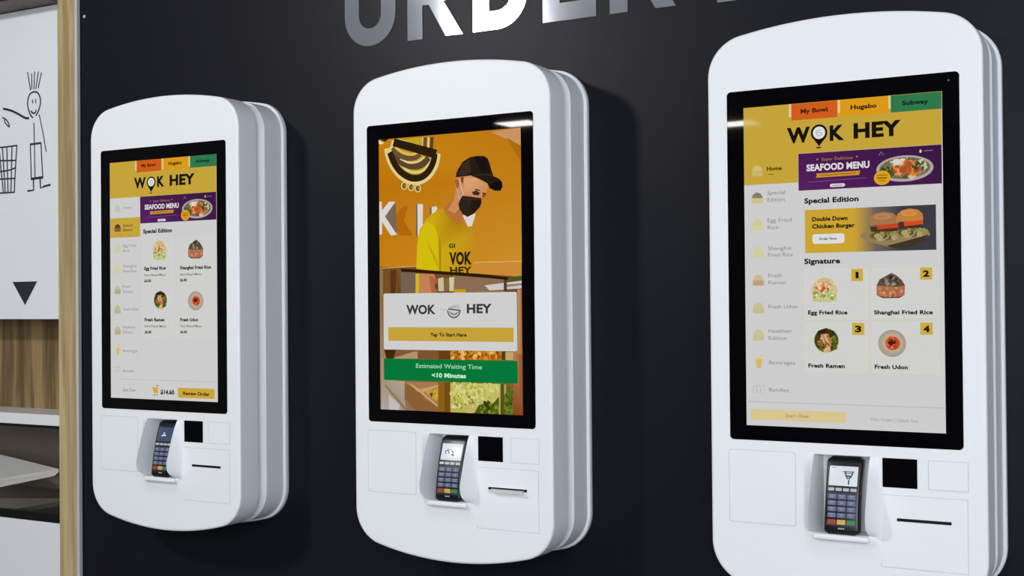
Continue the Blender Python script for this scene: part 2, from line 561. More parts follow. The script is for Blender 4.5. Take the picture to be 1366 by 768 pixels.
# display pictures, in percent of the display width
ART = {
'left': [['r',(208,208,208),0.0,0.0,100.0,164.7,0],
['r',(200,166,60),0.0,0.0,99.75,25.07,0],
['r',(200,166,60),0,0,29.689999999999998,25.12,0],
['r',(200,166,60),0.15,39.05,29.36,52.76,0],
['r',(226,206,150),24.88,-0.31,26.67,7.07,0],
['r',(210,92,28),26.32,-0.23,49.65,8.12,0],
['t',(60,34,20),'My Bowl',30.83,4.67,13.55,2.12,0.042],
['r',(226,206,150),50.3,-0.17,52.02,7.25,0],
['r',(222,156,26),51.69,-0.09,73.9,8.27,0],
['t',(60,34,20),'Hugabo',56.34,4.7,12.39,2.09,0.042],
['r',(226,206,150),75.09,-0.09,76.75,6.82,0],
['r',(48,122,76),76.44,-0.01,99.94,7.93,0],
['t',(12,44,28),'Subway',81.48,4.66,12.61,2.05,0.042],
['t',(22,20,18),'W',23.77,18.82,11.32,7.12,0.045],
['t',(22,20,18),'K',45.77,18.78,6.81,7.02,0.045],
['t',(22,20,18),'HEY',57.48,18.62,23.14,6.98,0.045],
['p',(22,20,18),[(36.25,16.98),(43.96,17.34),(40.05,22.46)]],
['e',(22,20,18),40.13,15.52,4.13,3.89,None],
['e',(226,226,226),40.13,15.52,3.06,2.88,None],
['l',(170,170,172),0.35,[(38.68,15.45),(39.29,16.65),(40.53,16.94),(41.62,15.67),(38.68,15.22),(39.73,14.33),(41.38,14.41)]],
['e',(60,50,26),39.84,23.07,1.4,0.39,None],
['r',(74,30,84),29.49,25.12,99.73,43.58,0],
['q',[(74,28,84),(58,24,66),(66,26,72),(88,34,98)],29.49,25.12,99.73,43.58],
['t',(206,140,70),'Super Delicious',41.79,29.43,15.79,1.52,-0.01],
['e',(190,130,90),39.54,28.54,0.46,0.38,None],
['e',(190,130,90),59.58,28.41,0.45,0.37,None],
['t',(226,220,226),'SEAFOOD MENU',33.87,34.12,31.94,3.27,0.042],
['p',(208,148,40),[(38.73,35.7),(61.23,35.38),(60.59,37.32),(61.04,37.5),(38.72,37.74),(39.36,36.65)]],
['l',(120,80,40),0.35,[(40.7,36.72),(59.17,36.43)]],
['l',(120,84,130),0.3,[(34.74,39.8),(64.38,39.07)]],
['r',(222,214,226),45.97,41.2,53.65,42.85,0.9],
['l',(110,80,120),0.3,[(47.32,42.09),(52.32,42.08)]],
['e',(176,170,160),82.59,35.62,13.8,6.46,(150,142,132)],
['e',(112,98,76),82.59,35.43,12.2,5.32,(148,138,118)],
['k',[(150,140,104),(88,80,50),(120,112,70),(204,196,170)],82.59,35.62,10.77,4.43,50,1.6,21,'e'],
['k',[(206,98,44),(222,128,66),(184,76,36),(226,160,100),(160,84,44)],82.95,35.63,7.2,3.32,44,1.7,22,'e'],
['k',[(74,86,36),(52,64,28),(100,112,50)],73.84,37.15,2.91,2.23,16,1.3,23,'e'],
['k',[(84,96,40),(64,76,32)],89.81,34.41,3.57,1.47,9,1.2,24,'e'],
['k',[(222,214,196),(206,196,176)],80.46,32.2,3.26,1.12,9,1.4,25,'e'],
['e',(226,164,34),71.93,39.56,4.02,3.57,(214,150,28)],
['l',(120,84,16),0.35,[(69.17,38.32),(74.61,38.19)]],
['l',(120,84,16),0.55,[(69.52,39.64),(74.24,39.54)]],
['l',(120,84,16),0.3,[(70.25,40.92),(73.51,40.84)]],
['e',(226,200,160),90.05,27.84,0.58,0.81,None],
['l',(150,120,150),0.35,[(91.61,27.81),(95.72,27.79)]],
['l',(150,130,160),0.3,[(70.32,28.6),(71.6,26.87),(72.68,28.58)]],
['p',(196,196,178),[(4.86,31.87),(4.84,34.28),(5.94,34.59),(9.49,34.71),(10.32,34.31),(10.33,32.07)]],
['p',(200,200,184),[(4.86,31.98),(5.53,30.29),(7.35,29.28),(9.26,30.0),(10.33,32.18)]],
['t',(134,132,130),'Home',13.34,32.78,7.65,1.6,0.0],
['p',(150,92,62),[(4.46,45.78),(4.44,48.3),(5.68,48.62),(9.71,48.73),(10.63,48.3),(10.65,45.95)]],
['p',(92,64,52),[(4.46,45.89),(5.22,44.11),(7.28,43.05),(9.44,43.79),(10.65,46.07)]],
['t',(88,68,28),'Special',12.94,45.25,9.37,1.81,0.01],
['t',(88,68,28),'Edition',12.92,48.44,9.36,1.81,0.01],
['l',(150,110,40),0.35,[(8.91,50.86),(11.81,50.78)]],
['p',(206,206,170),[(4.46,60.31),(4.43,63.07),(5.66,63.39),(9.63,63.47),(10.55,63.0),(10.57,60.43)]],
['p',(206,206,176),[(4.45,60.43),(5.21,58.48),(7.24,57.3),(9.37,58.08),(10.57,60.55)]],
['t',(134,132,130),'Egg Fried',12.82,59.44,12.64,1.91,0.0],
['t',(134,132,130),'Rice',12.79,62.92,6.13,1.91,0.0],
['p',(208,208,168),[(4.35,74.32),(4.32,77.07),(5.55,77.39),(9.51,77.43),(10.43,76.96),(10.45,74.39)]],
['p',(208,208,172),[(4.34,74.44),(5.09,72.49),(7.12,71.3),(9.25,72.06),(10.45,74.52)]],
['t',(134,132,130),'Shanghai',12.7,73.66,12.77,1.91,0.0],
['t',(134,132,130),'Fried Rice',12.67,77.14,13.12,1.9,0.0],
['p',(176,170,136),[(4.23,89.05),(4.21,91.8),(5.43,92.1),(9.39,92.11),(10.31,91.62),(10.33,89.07)]],
['p',(196,192,160),[(4.23,89.17),(4.98,87.22),(7.0,86.01),(9.13,86.75),(10.33,89.19)]],
['t',(134,132,130),'Fresh',12.44,87.85,7.69,1.9,0.0],
['t',(134,132,130),'Ramen',12.41,91.41,9.68,1.9,0.0],
['p',(188,180,150),[(4.12,102.9),(4.1,105.64),(5.32,105.93),(9.28,105.91),(10.19,105.42),(10.21,102.87)]],
['p',(196,190,160),[(4.12,103.02),(4.87,101.06),(6.89,99.84),(9.02,100.56),(10.21,102.99)]],
['t',(134,132,130),'Fresh Udon',12.81,103.61,14.64,1.9,0.0],
['p',(182,176,136),[(4.08,117.56),(4.05,120.29),(5.27,120.58),(9.23,120.52),(10.14,120.02),(10.16,117.47)]],
['p',(192,188,148),[(4.08,117.68),(4.82,115.72),(6.85,114.48),(8.97,115.19),(10.16,117.6)]],
['t',(134,132,130),'Healthier',12.34,116.18,12.15,1.89,0.0],
['t',(134,132,130),'Edition',12.31,119.66,9.31,1.89,0.0],
['p',(206,190,120),[(5.35,129.58),(8.99,129.5),(8.34,134.84),(5.91,134.89)]],
['p',(226,206,150),[(4.62,128.79),(9.73,128.69),(9.6,129.89),(4.73,129.99)]],
['l',(206,190,150),0.35,[(7.48,129.53),(8.1,127.85),(10.22,127.81)]],
['t',(134,132,130),'Beverages',12.2,132.55,14.26,1.89,0.0],
['l',(186,184,176),0.3,[(4.05,147.12),(3.96,143.49),(5.9,143.43),(5.63,147.07)]],
['l',(186,184,176),0.3,[(6.18,147.05),(6.09,143.43),(8.03,143.37),(7.76,147.0)]],
['l',(186,184,176),0.3,[(8.3,146.98),(8.21,143.37),(10.15,143.31),(9.88,146.94)]],
['t',(134,132,130),'Bundles',12.44,146.56,10.35,1.89,0.0],
['t',(134,132,130),'Start Over',11.96,159.88,12.54,2.09,0.01],
['t',(22,20,18),'Special Edition',32.43,50.47,27.14,2.63,0.046],
['r',(218,216,196),31.83,53.93,61.32,85.8,0],
['r',(210,210,209),32.129999999999995,54.23,61.02,85.5,0],
['r',(218,216,196),64.09,53.95,97.58,85.84,0],
['r',(210,210,209),64.39,54.25,97.28,85.54,0],
['r',(218,216,196),31.64,87.47,61.14,121.88,0],
['r',(210,210,209),31.94,87.77,60.84,121.58,0],
['r',(218,216,196),63.88,87.6,97.68,122.02,0],
['r',(210,210,209),64.18,87.89999999999999,97.38000000000001,121.72,0],
['p',(196,196,130),[(41.7,62.04),(42.14,68.56),(45.49,69.15),(50.61,69.23),(53.94,68.47),(54.52,62.3)]],
['p',(216,184,132),[(41.7,62.04),(42.76,59.35),(44.98,56.69),(47.95,55.68),(51.01,56.56),(53.28,59.31),(54.52,62.3)]],
['k',[(226,224,190),(172,170,92),(206,204,150),(150,150,80)],48.1,65.41,5.36,2.7,46,0.8,3,'r'],
['k',[(214,110,66),(224,146,96),(200,84,48),(228,206,160)],47.13,60.26,3.58,2.43,22,1.1,5,'e'],
['k',[(222,212,176),(196,190,120)],50.73,59.25,2.29,1.62,9,1.0,6,'e'],
['p',(178,112,74),[(74.42,62.54),(74.36,67.4),(77.08,68.85),(85.27,68.98),(87.72,67.62),(88.06,62.81)]],
['p',(96,80,64),[(74.42,62.54),(75.84,59.51),(78.88,57.79),(81.63,56.32),(84.07,57.65),(86.48,59.99),(88.06,62.81),(83.98,63.5),(77.85,62.87)]],
['k',[(196,134,92),(156,92,58),(206,152,112),(170,100,70)],81.23,65.99,5.7,2.16,44,0.8,8,'r'],
['k',[(62,50,40),(126,112,96),(148,134,118),(112,60,44),(80,66,52)],81.3,60.39,4.09,2.42,26,1.1,9,'e'],
['p',(112,70,48),[(74.9,67.66),(77.36,68.98),(84.99,69.1),(87.18,67.99),(83.91,68.45),(78.46,68.36)]],
['e',(214,200,160),48.5,96.84,6.33,6.3,None],
['e',(70,66,28),48.5,96.59,5.96,5.92,(58,52,24)],
['k',[(42,36,20),(56,50,26),(34,28,18)],48.54,93.38,3.8,1.76,24,1.3,11,'e'],
['k',[(196,140,84),(178,120,66),(214,168,116),(150,98,52)],47.74,96.84,3.17,2.84,26,1.2,12,'e'],
['k',[(84,104,34),(62,84,24),(110,128,52)],52.29,97.78,1.58,3.14,18,1.0,13,'e'],
['k',[(222,178,130),(206,148,96),(232,200,160)],48.78,100.31,1.39,1.88,12,1.0,14,'e'],
['k',[(96,112,40),(70,90,30)],46.55,100.63,1.59,1.26,8,0.9,15,'e'],
['e',(168,158,146),81.05,97.45,6.94,6.48,(182,172,160)],
['e',(196,172,140),81.2,97.26,5.0,4.53,(206,150,110)],
['e',(200,84,44),81.4,97.45,3.62,3.24,(180,66,36)],
['k',[(214,104,60),(178,58,34),(224,130,80)],81.05,97.45,2.93,2.6,22,1.1,16,'e'],
['k',[(96,36,24),(74,30,20)],81.76,97.13,1.94,1.29,8,1.0,17,'e'],
['t',(22,20,18),'Egg Fried Rice',33.45,75.81,20.32,2.2,0.046],
['t',(90,88,86),'Non-Plated Menu',33.55,80.15,20.17,1.57,0.01],
['t',(50,48,46),'$6.80',33.5,84.15,6.46,1.88,0.042],
['t',(22,20,18),'Shanghai Fried Rice',66.94,76.0,28.18,2.15,0.046],
['t',(90,88,86),'Non-Plated Menu',67.02,80.23,19.37,1.53,0.01],
['t',(50,48,46),'$6.80',66.97,84.16,6.19,1.85,0.042],
['t',(22,20,18),'Fresh Ramen',33.51,111.09,18.89,2.19,0.046],
['t',(90,88,86),'Non-Plated Menu',33.61,115.26,20.11,1.56,0.01],
['t',(50,48,46),'$6.80',33.57,119.39,6.43,1.87,0.042],
['t',(22,20,18),'Fresh Udon',66.89,111.06,16.29,2.14,0.046],
['t',(90,88,86),'Non-Plated Menu',66.97,115.1,19.32,1.53,0.01],
['t',(50,48,46),'$6.80',66.92,119.14,6.18,1.83,0.042],
['l',(190,192,192),0.5,[(9.16,151.44),(99.95,151.44)]],
['p',(214,172,50),[(40.92,156.48),(46.11,156.29),(45.71,160.4),(41.92,160.04)]],
['l',(206,160,40),0.7,[(40.23,155.74),(41.59,158.77),(45.73,159.12)]],
['e',(196,150,30),42.6,161.39,0.69,0.67,None],
['e',(196,150,30),45.01,161.45,0.69,0.66,None],
['l',(90,80,40),0.6,[(44.39,155.58),(46.12,154.75)]],
['t',(22,20,18),'$14.60',48.26,160.65,12.74,2.86,0.05],
['r',(206,168,58),64.36,156.05,97.64,162.72,0.8],
['t',(60,44,20),'Review Order',69.2,160.72,23.94,2.22,0.042]],
'middle': [['q',[(200,130,16),(190,122,18),(196,128,22),(192,118,10)],0,0,100,30],
['q',[(192,118,10),(196,128,22),(206,144,40),(200,128,18)],0,30,100,77.91],
['p',(202,150,98),[(80.05,1.2),(99.89,-0.12),(100.35,10.4)]],
['p',(176,108,14),[(90.27,4.94),(99.8,10.37),(99.74,19.17)]],
['l',(184,116,16),0.18,[(45.2,16.45),(99.73,20.53)]],
['l',(184,116,16),0.18,[(45.16,22.73),(99.68,26.62)]],
['l',(184,116,16),0.18,[(45.11,29.71),(99.62,33.39)]],
['l',(184,116,16),0.18,[(45.05,38.08),(99.56,41.51)]],
['p',(182,104,8),[(8.19,50.53),(16.57,42.34),(21.17,40.97),(18.35,50.07),(24.69,59.44),(15.53,59.2)]],
['l',(226,208,140),2.2,[(10.89,1.21),(10.01,4.72),(7.41,8.14)]],
['l',(226,208,140),6.4,[(7.43,5.65),(7.84,8.88),(10.79,15.44),(15.87,21.37),(21.78,24.83),(26.83,25.97),(31.86,25.28),(36.88,22.35),(40.66,16.92),(41.94,11.04)]],
['p',(196,166,36),[(10.86,5.48),(38.6,14.02),(38.58,17.52),(35.22,22.27),(30.2,24.15),(24.32,23.88),(16.73,19.99),(11.66,14.06)]],
['l',(226,208,140),1.2,[(15.07,14.23),(20.13,19.44),(26.86,21.53),(33.57,20.08),(38.19,13.99)]],
['l',(94,68,46),4.2,[(10.84,8.32),(15.07,13.52),(20.99,16.65),(27.73,17.83),(32.76,16.53),(36.53,13.21)]],
['l',(226,208,140),1.2,[(15.93,12.5),(21.85,15.28),(28.58,15.26),(33.62,12.71)]],
['l',(110,80,50),3.6,[(10.43,5.46),(15.1,9.97),(21.02,12.41),(26.93,12.36),(30.29,10.63)]],
['l',(216,190,90),1.6,[(12.15,5.19),(17.66,9.04),(24.41,10.6),(28.62,9.63)]],
['l',(44,30,16),4.2,[(8.27,8.19),(11.23,14.75),(15.88,20.3),(21.79,23.91),(26.84,25.05),(31.87,24.36),(36.48,21.27),(39.83,16.18),(40.95,11.19)]],
['p',(196,166,36),[(15.16,1.1),(32.04,0.66),(32.0,5.94)]],
['l',(226,208,140),1.1,[(14.82,1.01),(24.46,4.25),(31.99,7.06),(32.54,0.9)]],
['l',(110,80,40),2.6,[(34.21,1.0),(33.83,7.09)]],
['l',(226,208,140),1.3,[(36.7,1.0),(36.32,7.93)]],
['l',(96,66,30),2.4,[(39.03,1.14),(38.64,8.76)]],
['l',(44,30,16),5.4,[(11.06,1.93),(41.94,11.53)]],
['p',(230,220,190),[(-0.12,0.22),(4.01,2.24),(1.85,2.98),(-0.13,2.37)]],
['p',(44,30,16),[(1.01,0.07),(7.47,0.01),(4.88,1.58)]],
['e',(226,208,140),18.79,29.15,2.38,2.36,None],
['e',(120,86,30),18.79,29.15,1.62,1.73,None],
['e',(200,140,40),19.55,29.19,0.65,0.63,None],
['e',(226,208,140),23.85,30.22,2.37,2.35,None],
['e',(120,86,30),23.85,30.22,1.62,1.71,None],
['e',(200,140,40),24.61,30.25,0.65,0.63,None],
['e',(226,208,140),28.64,31.26,2.36,2.35,None],
['e',(120,86,30),28.64,31.26,1.61,1.72,None],
['e',(200,140,40),29.39,31.29,0.65,0.63,None],
['p',(120,104,84),[(12.44,38.5),(10.13,39.03),(1.23,46.84),(2.43,49.19),(10.92,59.23),(13.23,59.29)]],
['p',(222,216,212),[(0.17,37.89),(1.76,37.95),(2.09,43.38),(7.35,38.32),(12.17,38.49),(4.31,47.17),(13.32,58.68),(8.69,58.87),(2.05,50.34),(2.0,57.92),(0.03,58.02)]],
['p',(120,104,84),[(27.19,40.81),(28.64,40.63),(28.51,60.14),(27.05,60.26)]],
['p',(222,216,212),[(28.28,40.62),(32.27,40.91),(31.77,60.08),(28.33,60.14)]],
['p',(120,104,84),[(36.94,42.9),(38.74,42.97),(38.71,46.91),(36.92,46.85)]],
['p',(222,216,212),[(38.56,42.81),(41.97,42.63),(42.68,44.01),(40.15,46.96),(38.53,46.9)]],
['p',(222,216,212),[(60.35,48.75),(69.42,48.29),(66.59,55.29),(63.97,55.59)]],
['g',[(124,80,34),(104,66,30),(110,80,50),(90,60,28)],[(-0.2,78.76),(99.89,76.61),(99.72,98.56),(-0.33,98.1)]],
['r',(120,80,36),0,79.46,13,96.14,0],
['p',(206,160,96),[(-0.2,78.3),(27.29,77.65),(27.29,78.26),(-0.2,78.92)]],
['p',(206,140,52),[(66.43,76.18),(99.9,76.32),(99.82,85.54),(66.38,82.9)]],
['l',(216,180,120),0.5,[(67.73,76.65),(99.89,76.61)]],
['p',(118,98,80),[(15.56,81.07),(26.81,81.61),(26.24,98.23),(15.72,98.18)]],
['p',(146,118,74),[(-0.21,79.31),(2.41,79.34),(2.29,98.12),(-0.33,98.1)]],
['p',(90,54,22),[(7.99,79.81),(12.62,79.88),(11.57,98.16),(7.87,98.14)]],
['p',(140,110,84),[(53.23,83.85),(88.69,86.88),(88.6,98.51),(53.12,98.35)]],
['p',(206,202,196),[(74.98,90.06),(99.81,87.73),(99.77,92.12),(78.4,93.06)]],
['p',(150,128,104),[(89.51,89.83),(99.79,89.2),(99.79,90.29),(89.5,91.3)]],
['p',(206,190,20),[(26.53,82.37),(29.08,82.4),(28.81,94.58),(26.45,94.57)]],
['p',(200,130,86),[(28.9,82.4),(39.89,82.92),(41.65,87.11),(41.6,94.67),(28.99,94.58)]],
['p',(172,104,64),[(36.29,83.64),(41.66,85.59),(42.04,94.67),(38.01,94.64)]],
['p',(204,190,150),[(42.56,85.6),(46.57,84.9),(46.96,93.19),(42.95,93.16)]],
['p',(130,104,70),[(46.57,85.65),(50.56,85.7),(50.51,93.22),(46.78,93.19)]],
['p',(214,200,156),[(50.57,84.94),(54.1,84.99),(53.6,93.24),(50.68,93.22)]],
['p',(196,160,20),[(54.05,92.12),(61.95,92.18),(61.93,94.8),(54.03,94.75)]],
['p',(86,62,40),[(40.57,88.61),(42.18,88.62),(42.15,91.65),(40.54,91.63)]],
['p',(80,60,40),[(88.01,86.87),(90.04,86.89),(89.99,93.51),(87.96,93.5)]],
['p',(186,112,62),[(55.11,27.36),(56.11,35.73),(52.41,39.75),(46.65,44.07),(48.19,44.96),(52.59,50.38),(57.86,53.17),(59.79,52.1),(60.36,46.87),(60.55,38.67),(59.82,27.57)]],
['p',(206,140,88),[(56.14,31.57),(58.54,37.21),(58.89,44.15),(54.81,47.34),(49.92,45.23),(54.05,39.81)]],
['g',[(196,150,24),(206,168,22),(206,170,16),(200,178,14),(208,184,10),(212,190,8),(204,160,18),(196,146,22),(196,144,24),(200,148,26),(198,148,26),(190,140,24),(182,132,22),(180,130,20),(182,132,20),(190,140,22)],[(46.6,43.55),(40.15,46.2),(34.73,49.82),(29.71,56.14),(27.84,64.85),(27.1,79.48),(43.48,81.46),(67.07,83.8),(66.63,72.46),(68.08,65.03),(66.73,59.03),(62.07,52.92),(60.14,52.11),(58.03,53.7),(53.9,52.07),(49.5,48.02)]],
['p',(214,190,14),[(29.7,58.04),(34.72,51.34),(40.1,53.77),(42.74,59.9),(43.13,67.47),(43.04,80.7),(27.29,78.95),(28.11,64.86)]],
['p',(176,132,20),[(44.08,59.94),(45.02,65.25),(44.9,81.71),(43.48,81.46),(43.58,66.73)]],
['p',(196,166,14),[(34.64,62.73),(41.75,73.49),(42.6,79.56),(37.3,68.86)]],
['l',(160,116,16),0.35,[(46.96,44.01),(50.65,49.41),(57.85,53.69),(60.14,52.26)]],
['t',(44,30,16),'GI',50.52,67.61,4.41,2.49,0.04],
['t',(44,30,16),'VOK',50.8,77.29,15.62,7.12,0.05],
['t',(60,40,16),'HEY',51.11,82.87,15.27,4.0,0.04],
['p',(206,142,96),[(56.18,26.44),(66.3,25.51),(78.64,30.11),(79.03,31.5),(77.43,33.83),(76.77,36.55),(74.2,39.19),(67.81,38.95),(60.55,38.67),(58.52,39.98),(56.93,35.07),(55.08,31.52),(55.27,28.06)]],
['g',[(222,160,118),(226,166,122),(212,146,100),(206,140,92),(214,150,106)],[(61.45,26.95),(69.5,27.31),(76.25,31.72),(72.63,36.38),(61.38,36.63)]],
['p',(164,96,56),[(55.11,27.5),(57.56,27.19),(58.18,30.27),(57.19,33.0),(55.57,31.54)]],
['p',(120,76,44),[(59.02,26.29),(61.45,26.12),(60.61,30.37),(59.49,28.94)]],
['p',(66,42,30),[(66.87,35.46),(69.84,34.55),(72.63,36.24),(71.42,37.57),(67.82,37.02)]],
['p',(80,50,34),[(69.05,33.49),(72.64,34.46),(72.24,35.13),(69.04,34.17)]],
['p',(140,80,50),[(74.23,35.76),(76.77,36.55),(76.2,38.24),(73.8,39.18)]],
['p',(58,38,30),[(74.62,36.46),(76.61,36.4),(76.21,37.55)]],
['l',(216,210,200),0.4,[(58.2,27.5),(59.39,31.7),(61.37,37.32)]],
['l',(200,190,176),0.35,[(56.7,32.98),(57.48,37.86),(59.32,41.4)]],
['p',(48,34,26),[(60.56,37.15),(65.4,37.89),(73.25,39.15),(73.54,41.91),(72.17,44.61),(69.35,46.92),(66.93,48.57),(63.7,49.84),(60.48,48.01),(58.24,45.17),(57.45,42.02),(58.52,39.63)]],
['p',(36,26,20),[(66.19,39.58),(73.24,39.5),(72.58,43.25),(67.74,47.77),(65.35,44.38)]],
['l',(72,56,44),0.3,[(61.36,38.7),(65.39,39.89),(73.0,39.7)]],
['p',(38,28,22),[(55.77,26.14),(56.2,23.94),(57.27,21.56),(60.71,17.22),(65.57,14.91),(70.79,14.35),(75.58,14.81),(77.95,16.37),(79.28,19.52),(80.28,22.99),(81.6,26.61),(78.24,30.57),(72.69,28.14),(66.3,25.65),(60.24,25.92)]],
['p',(58,44,32),[(57.25,24.68),(60.7,18.61),(65.57,15.81),(66.31,23.71),(60.65,25.53)]],
['p',(26,20,16),[(68.78,15.28),(75.58,15.22),(77.54,18.06),(79.08,24.31),(73.51,25.42)]],
['p',(34,26,20),[(67.9,25.86),(74.31,25.46),(81.44,26.61),(85.77,28.71),(87.56,30.84),(87.69,33.57),(86.11,35.69),(82.17,35.26),(78.86,33.61),(77.45,30.75),(72.69,28.27)]],
['p',(20,14,12),[(79.02,32.53),(82.21,29.92),(86.54,30.11),(87.7,33.23),(85.95,35.68),(82.17,35.26)]],
['l',(70,54,40),0.35,[(68.3,25.81),(74.3,25.6),(81.28,26.87),(85.37,28.83)]],
['p',(44,26,10),[(15.58,79.15),(32.71,80.32),(71.58,83.34),(90.39,85.57),(99.66,84.95),(99.65,86.27),(90.38,87.19),(71.57,85.35),(32.7,82.15),(16.3,81.08)]],
['p',(70,90,30),[(91.24,85.58),(99.83,84.95),(99.81,87.15),(90.38,87.34)]],
['q',[(132,88,50),(150,100,60),(140,80,40),(150,120,90)],0,125.91,100,164.7],
['q',[(146,112,60),(120,90,40),(170,128,100),(176,140,120)],0,96.14,4.2,147.23],
['p',(176,140,110),[(0.0,133.96),(2.8,133.92),(2.93,165.44),(0.21,165.53)]],
['p',(66,40,14),[(3.01,128.31),(11.86,128.21),(9.72,133.68),(4.66,133.75)]],
['p',(176,150,112),[(10.57,133.11),(25.59,129.08),(27.65,129.4),(27.63,133.41),(10.56,133.67)]],
['p',(128,84,46),[(27.66,128.71),(42.79,128.53),(42.75,133.33),(27.62,133.55)]],
['p',(104,64,18),[(42.79,128.53),(51.02,128.43),(50.98,133.55),(42.75,133.67)]],
['p',(190,120,30),[(51.02,128.43),(86.31,128.0),(86.27,133.35),(50.98,133.55)]],
['k',[(222,160,60),(160,90,20),(206,140,40),(230,190,110),(140,70,14)],68.74,130.58,16.75,2.37,70,1.4,41,'r'],
['p',(84,60,20),[(86.31,128.0),(88.78,127.97),(88.74,133.31),(86.27,133.35)]],
['p',(196,166,110),[(88.77,128.64),(93.99,128.57),(93.96,133.23),(88.74,133.31)]],
['g',[(170,150,120),(178,166,150),(160,150,134),(176,170,164)],[(2.04,146.55),(18.0,147.25),(18.7,166.32),(0.63,166.21)]],
['p',(140,120,90),[(2.7,149.69),(4.13,149.65),(17.9,162.18),(19.53,166.3),(17.46,164.28)]],
['p',(196,190,188),[(6.21,155.55),(14.56,161.59),(13.7,165.44),(6.14,165.34)]],
['p',(168,124,80),[(18.0,147.45),(42.25,147.19),(42.11,165.56),(26.98,166.05),(17.92,158.71)]],
['p',(140,96,54),[(17.99,148.29),(28.72,152.88),(32.8,157.6),(42.14,161.45),(42.11,165.56),(26.16,166.08),(17.92,158.02)]],
['p',(208,160,104),[(20.49,147.68),(29.14,151.83),(42.23,148.76),(42.23,149.79),(31.19,153.5),(41.74,160.77),(41.33,161.81),(29.54,153.89),(27.08,152.92)]],
['p',(196,160,60),[(32.83,153.12),(42.22,150.13),(42.17,157.33),(40.14,158.08)]],
['p',(90,74,16),[(35.69,154.08),(38.95,152.96),(37.71,156.43)]],
['k',[(206,186,60),(150,140,40)],39.76,153.63,2.12,2.23,10,1.1,42,'e'],
['p',(140,94,24),[(42.25,147.05),(46.7,147.09),(46.56,165.55),(42.11,165.56)]],
['p',(116,76,20),[(46.7,147.09),(50.88,147.2),(50.75,165.55),(46.56,165.55)]],
['g',[(196,190,104),(206,200,112),(200,186,104),(180,176,80)],[(50.88,147.4),(85.39,147.08),(85.26,164.41),(50.75,165.28)]],
['k',[(206,206,110),(184,190,76),(216,210,136),(170,176,64),(222,214,150)],67.39,153.92,16.26,7.03,150,1.5,43,'r'],
['k',[(110,120,40),(140,140,50)],59.43,158.2,8.25,4.42,14,1.0,44,'e'],
['p',(206,180,110),[(60.97,164.94),(68.92,159.96),(84.58,152.12),(85.18,154.11),(72.05,160.54),(65.73,164.92)]],
['p',(74,92,22),[(67.3,165.0),(70.49,159.91),(75.2,158.42),(76.78,156.69),(79.87,158.96),(83.78,154.82),(85.71,155.44),(85.64,164.67),(67.3,165.0)]],
['p',(96,112,30),[(88.06,151.37),(90.78,147.96),(93.84,148.55),(93.71,164.54),(87.96,164.59)]],
['k',[(60,80,16),(110,130,36),(80,104,20),(136,146,50),(50,64,12)],82.19,161.23,10.03,3.05,60,1.3,45,'r'],
['k',[(70,92,20),(104,126,34),(86,104,24)],90.94,155.96,2.3,7.37,34,1.3,46,'r'],
['p',(84,84,20),[(85.39,147.08),(87.71,147.03),(87.57,164.74),(85.25,164.82)]],
['p',(186,170,100),[(84.46,147.11),(85.39,147.08),(85.1,164.82),(84.09,164.85)]],
['p',(176,160,110),[(87.7,147.36),(89.09,147.33),(88.89,152.68),(87.81,153.38)]],
['g',[(186,130,90),(150,86,46),(140,72,24),(132,66,20)],[(94.23,127.23),(100.11,127.17),(100.27,164.65),(93.71,164.54)]],
['g',[(200,150,110),(160,110,70),(164,104,60),(190,140,100)],[(97.18,92.57),(100.22,92.6),(100.24,129.79),(96.89,129.84)]],
['r',(210,210,210),2.96,94.13,96.77,128.18,1.0],
['t',(58,58,60),'WOK',19.75,106.5,21.19,5.34,0.042],
['t',(58,58,60),'HEY',62.83,106.05,17.17,5.2,0.042],
['p',(206,206,206),[(49.43,103.96),(58.29,103.97),(58.02,105.3)]],
['l',(96,98,100),0.9,[(49.37,104.58),(50.19,106.85),(52.01,108.4),(53.83,108.84),(55.66,108.4),(57.49,106.71),(58.34,104.41)]],
['l',(96,98,100),0.9,[(49.8,103.78),(58.34,104.59)]],
['l',(120,122,124),0.6,[(50.52,105.2),(52.81,106.54),(55.41,106.36),(57.19,105.3)]],
['l',(130,132,134),0.5,[(51.5,106.54),(53.84,107.51),(56.14,106.63)]],
['l',(160,160,164),0.5,[(50.43,103.07),(53.36,101.92),(57.22,101.67)]],
['l',(160,160,164),0.5,[(51.26,103.6),(53.88,102.63),(57.83,102.82)]],
['l',(214,180,60),0.5,[(44.49,103.5),(45.54,104.04),(46.49,103.69),(47.54,104.31),(48.9,103.96)]],
['l',(222,210,150),0.5,[(53.98,109.73),(53.96,113.23)]],
['r',(200,164,58),6.34,114.6,94.42,122.88,0],
['t',(50,36,10),'Tap To Start Here',37.13,119.92,25.39,2.06,0.04],
['r',(4,120,58),2.86,133.67,96.92,146.73,0.8],
['t',(166,220,176),'Estimated Waiting Time',26.53,138.88,46.46,2.52,0.01],
['t',(200,240,206),'<10 Minutes',37.81,144.28,24.11,2.6,0.04]],
'right': [['r',(208,208,208),0.0,-0.0,100.0,164.7,0],
['r',(200,166,60),0.0,-0.0,99.74,25.59,0],
['r',(200,166,60),0.0,-0.0,28.74,40.24,0],
['r',(226,206,150),24.31,0.03,25.84,6.66,0],
['r',(212,94,28),25.51,0.14,49.16,8.51,0],
['t',(60,34,20),'My Bowl',30.37,5.18,13.93,2.22,0.042],
['r',(226,206,150),49.45,0.03,50.91,6.56,0],
['r',(222,156,26),50.6,0.14,74.37,8.48,0],
['t',(60,34,20),'Hugabo',55.84,5.26,12.9,2.17,0.042],
['r',(226,206,150),74.52,0.03,75.9,6.44,0],
['r',(48,122,76),75.62,0.14,99.85,8.46,0],
['t',(12,44,28),'Subway',81.12,5.27,12.59,2.11,0.042],
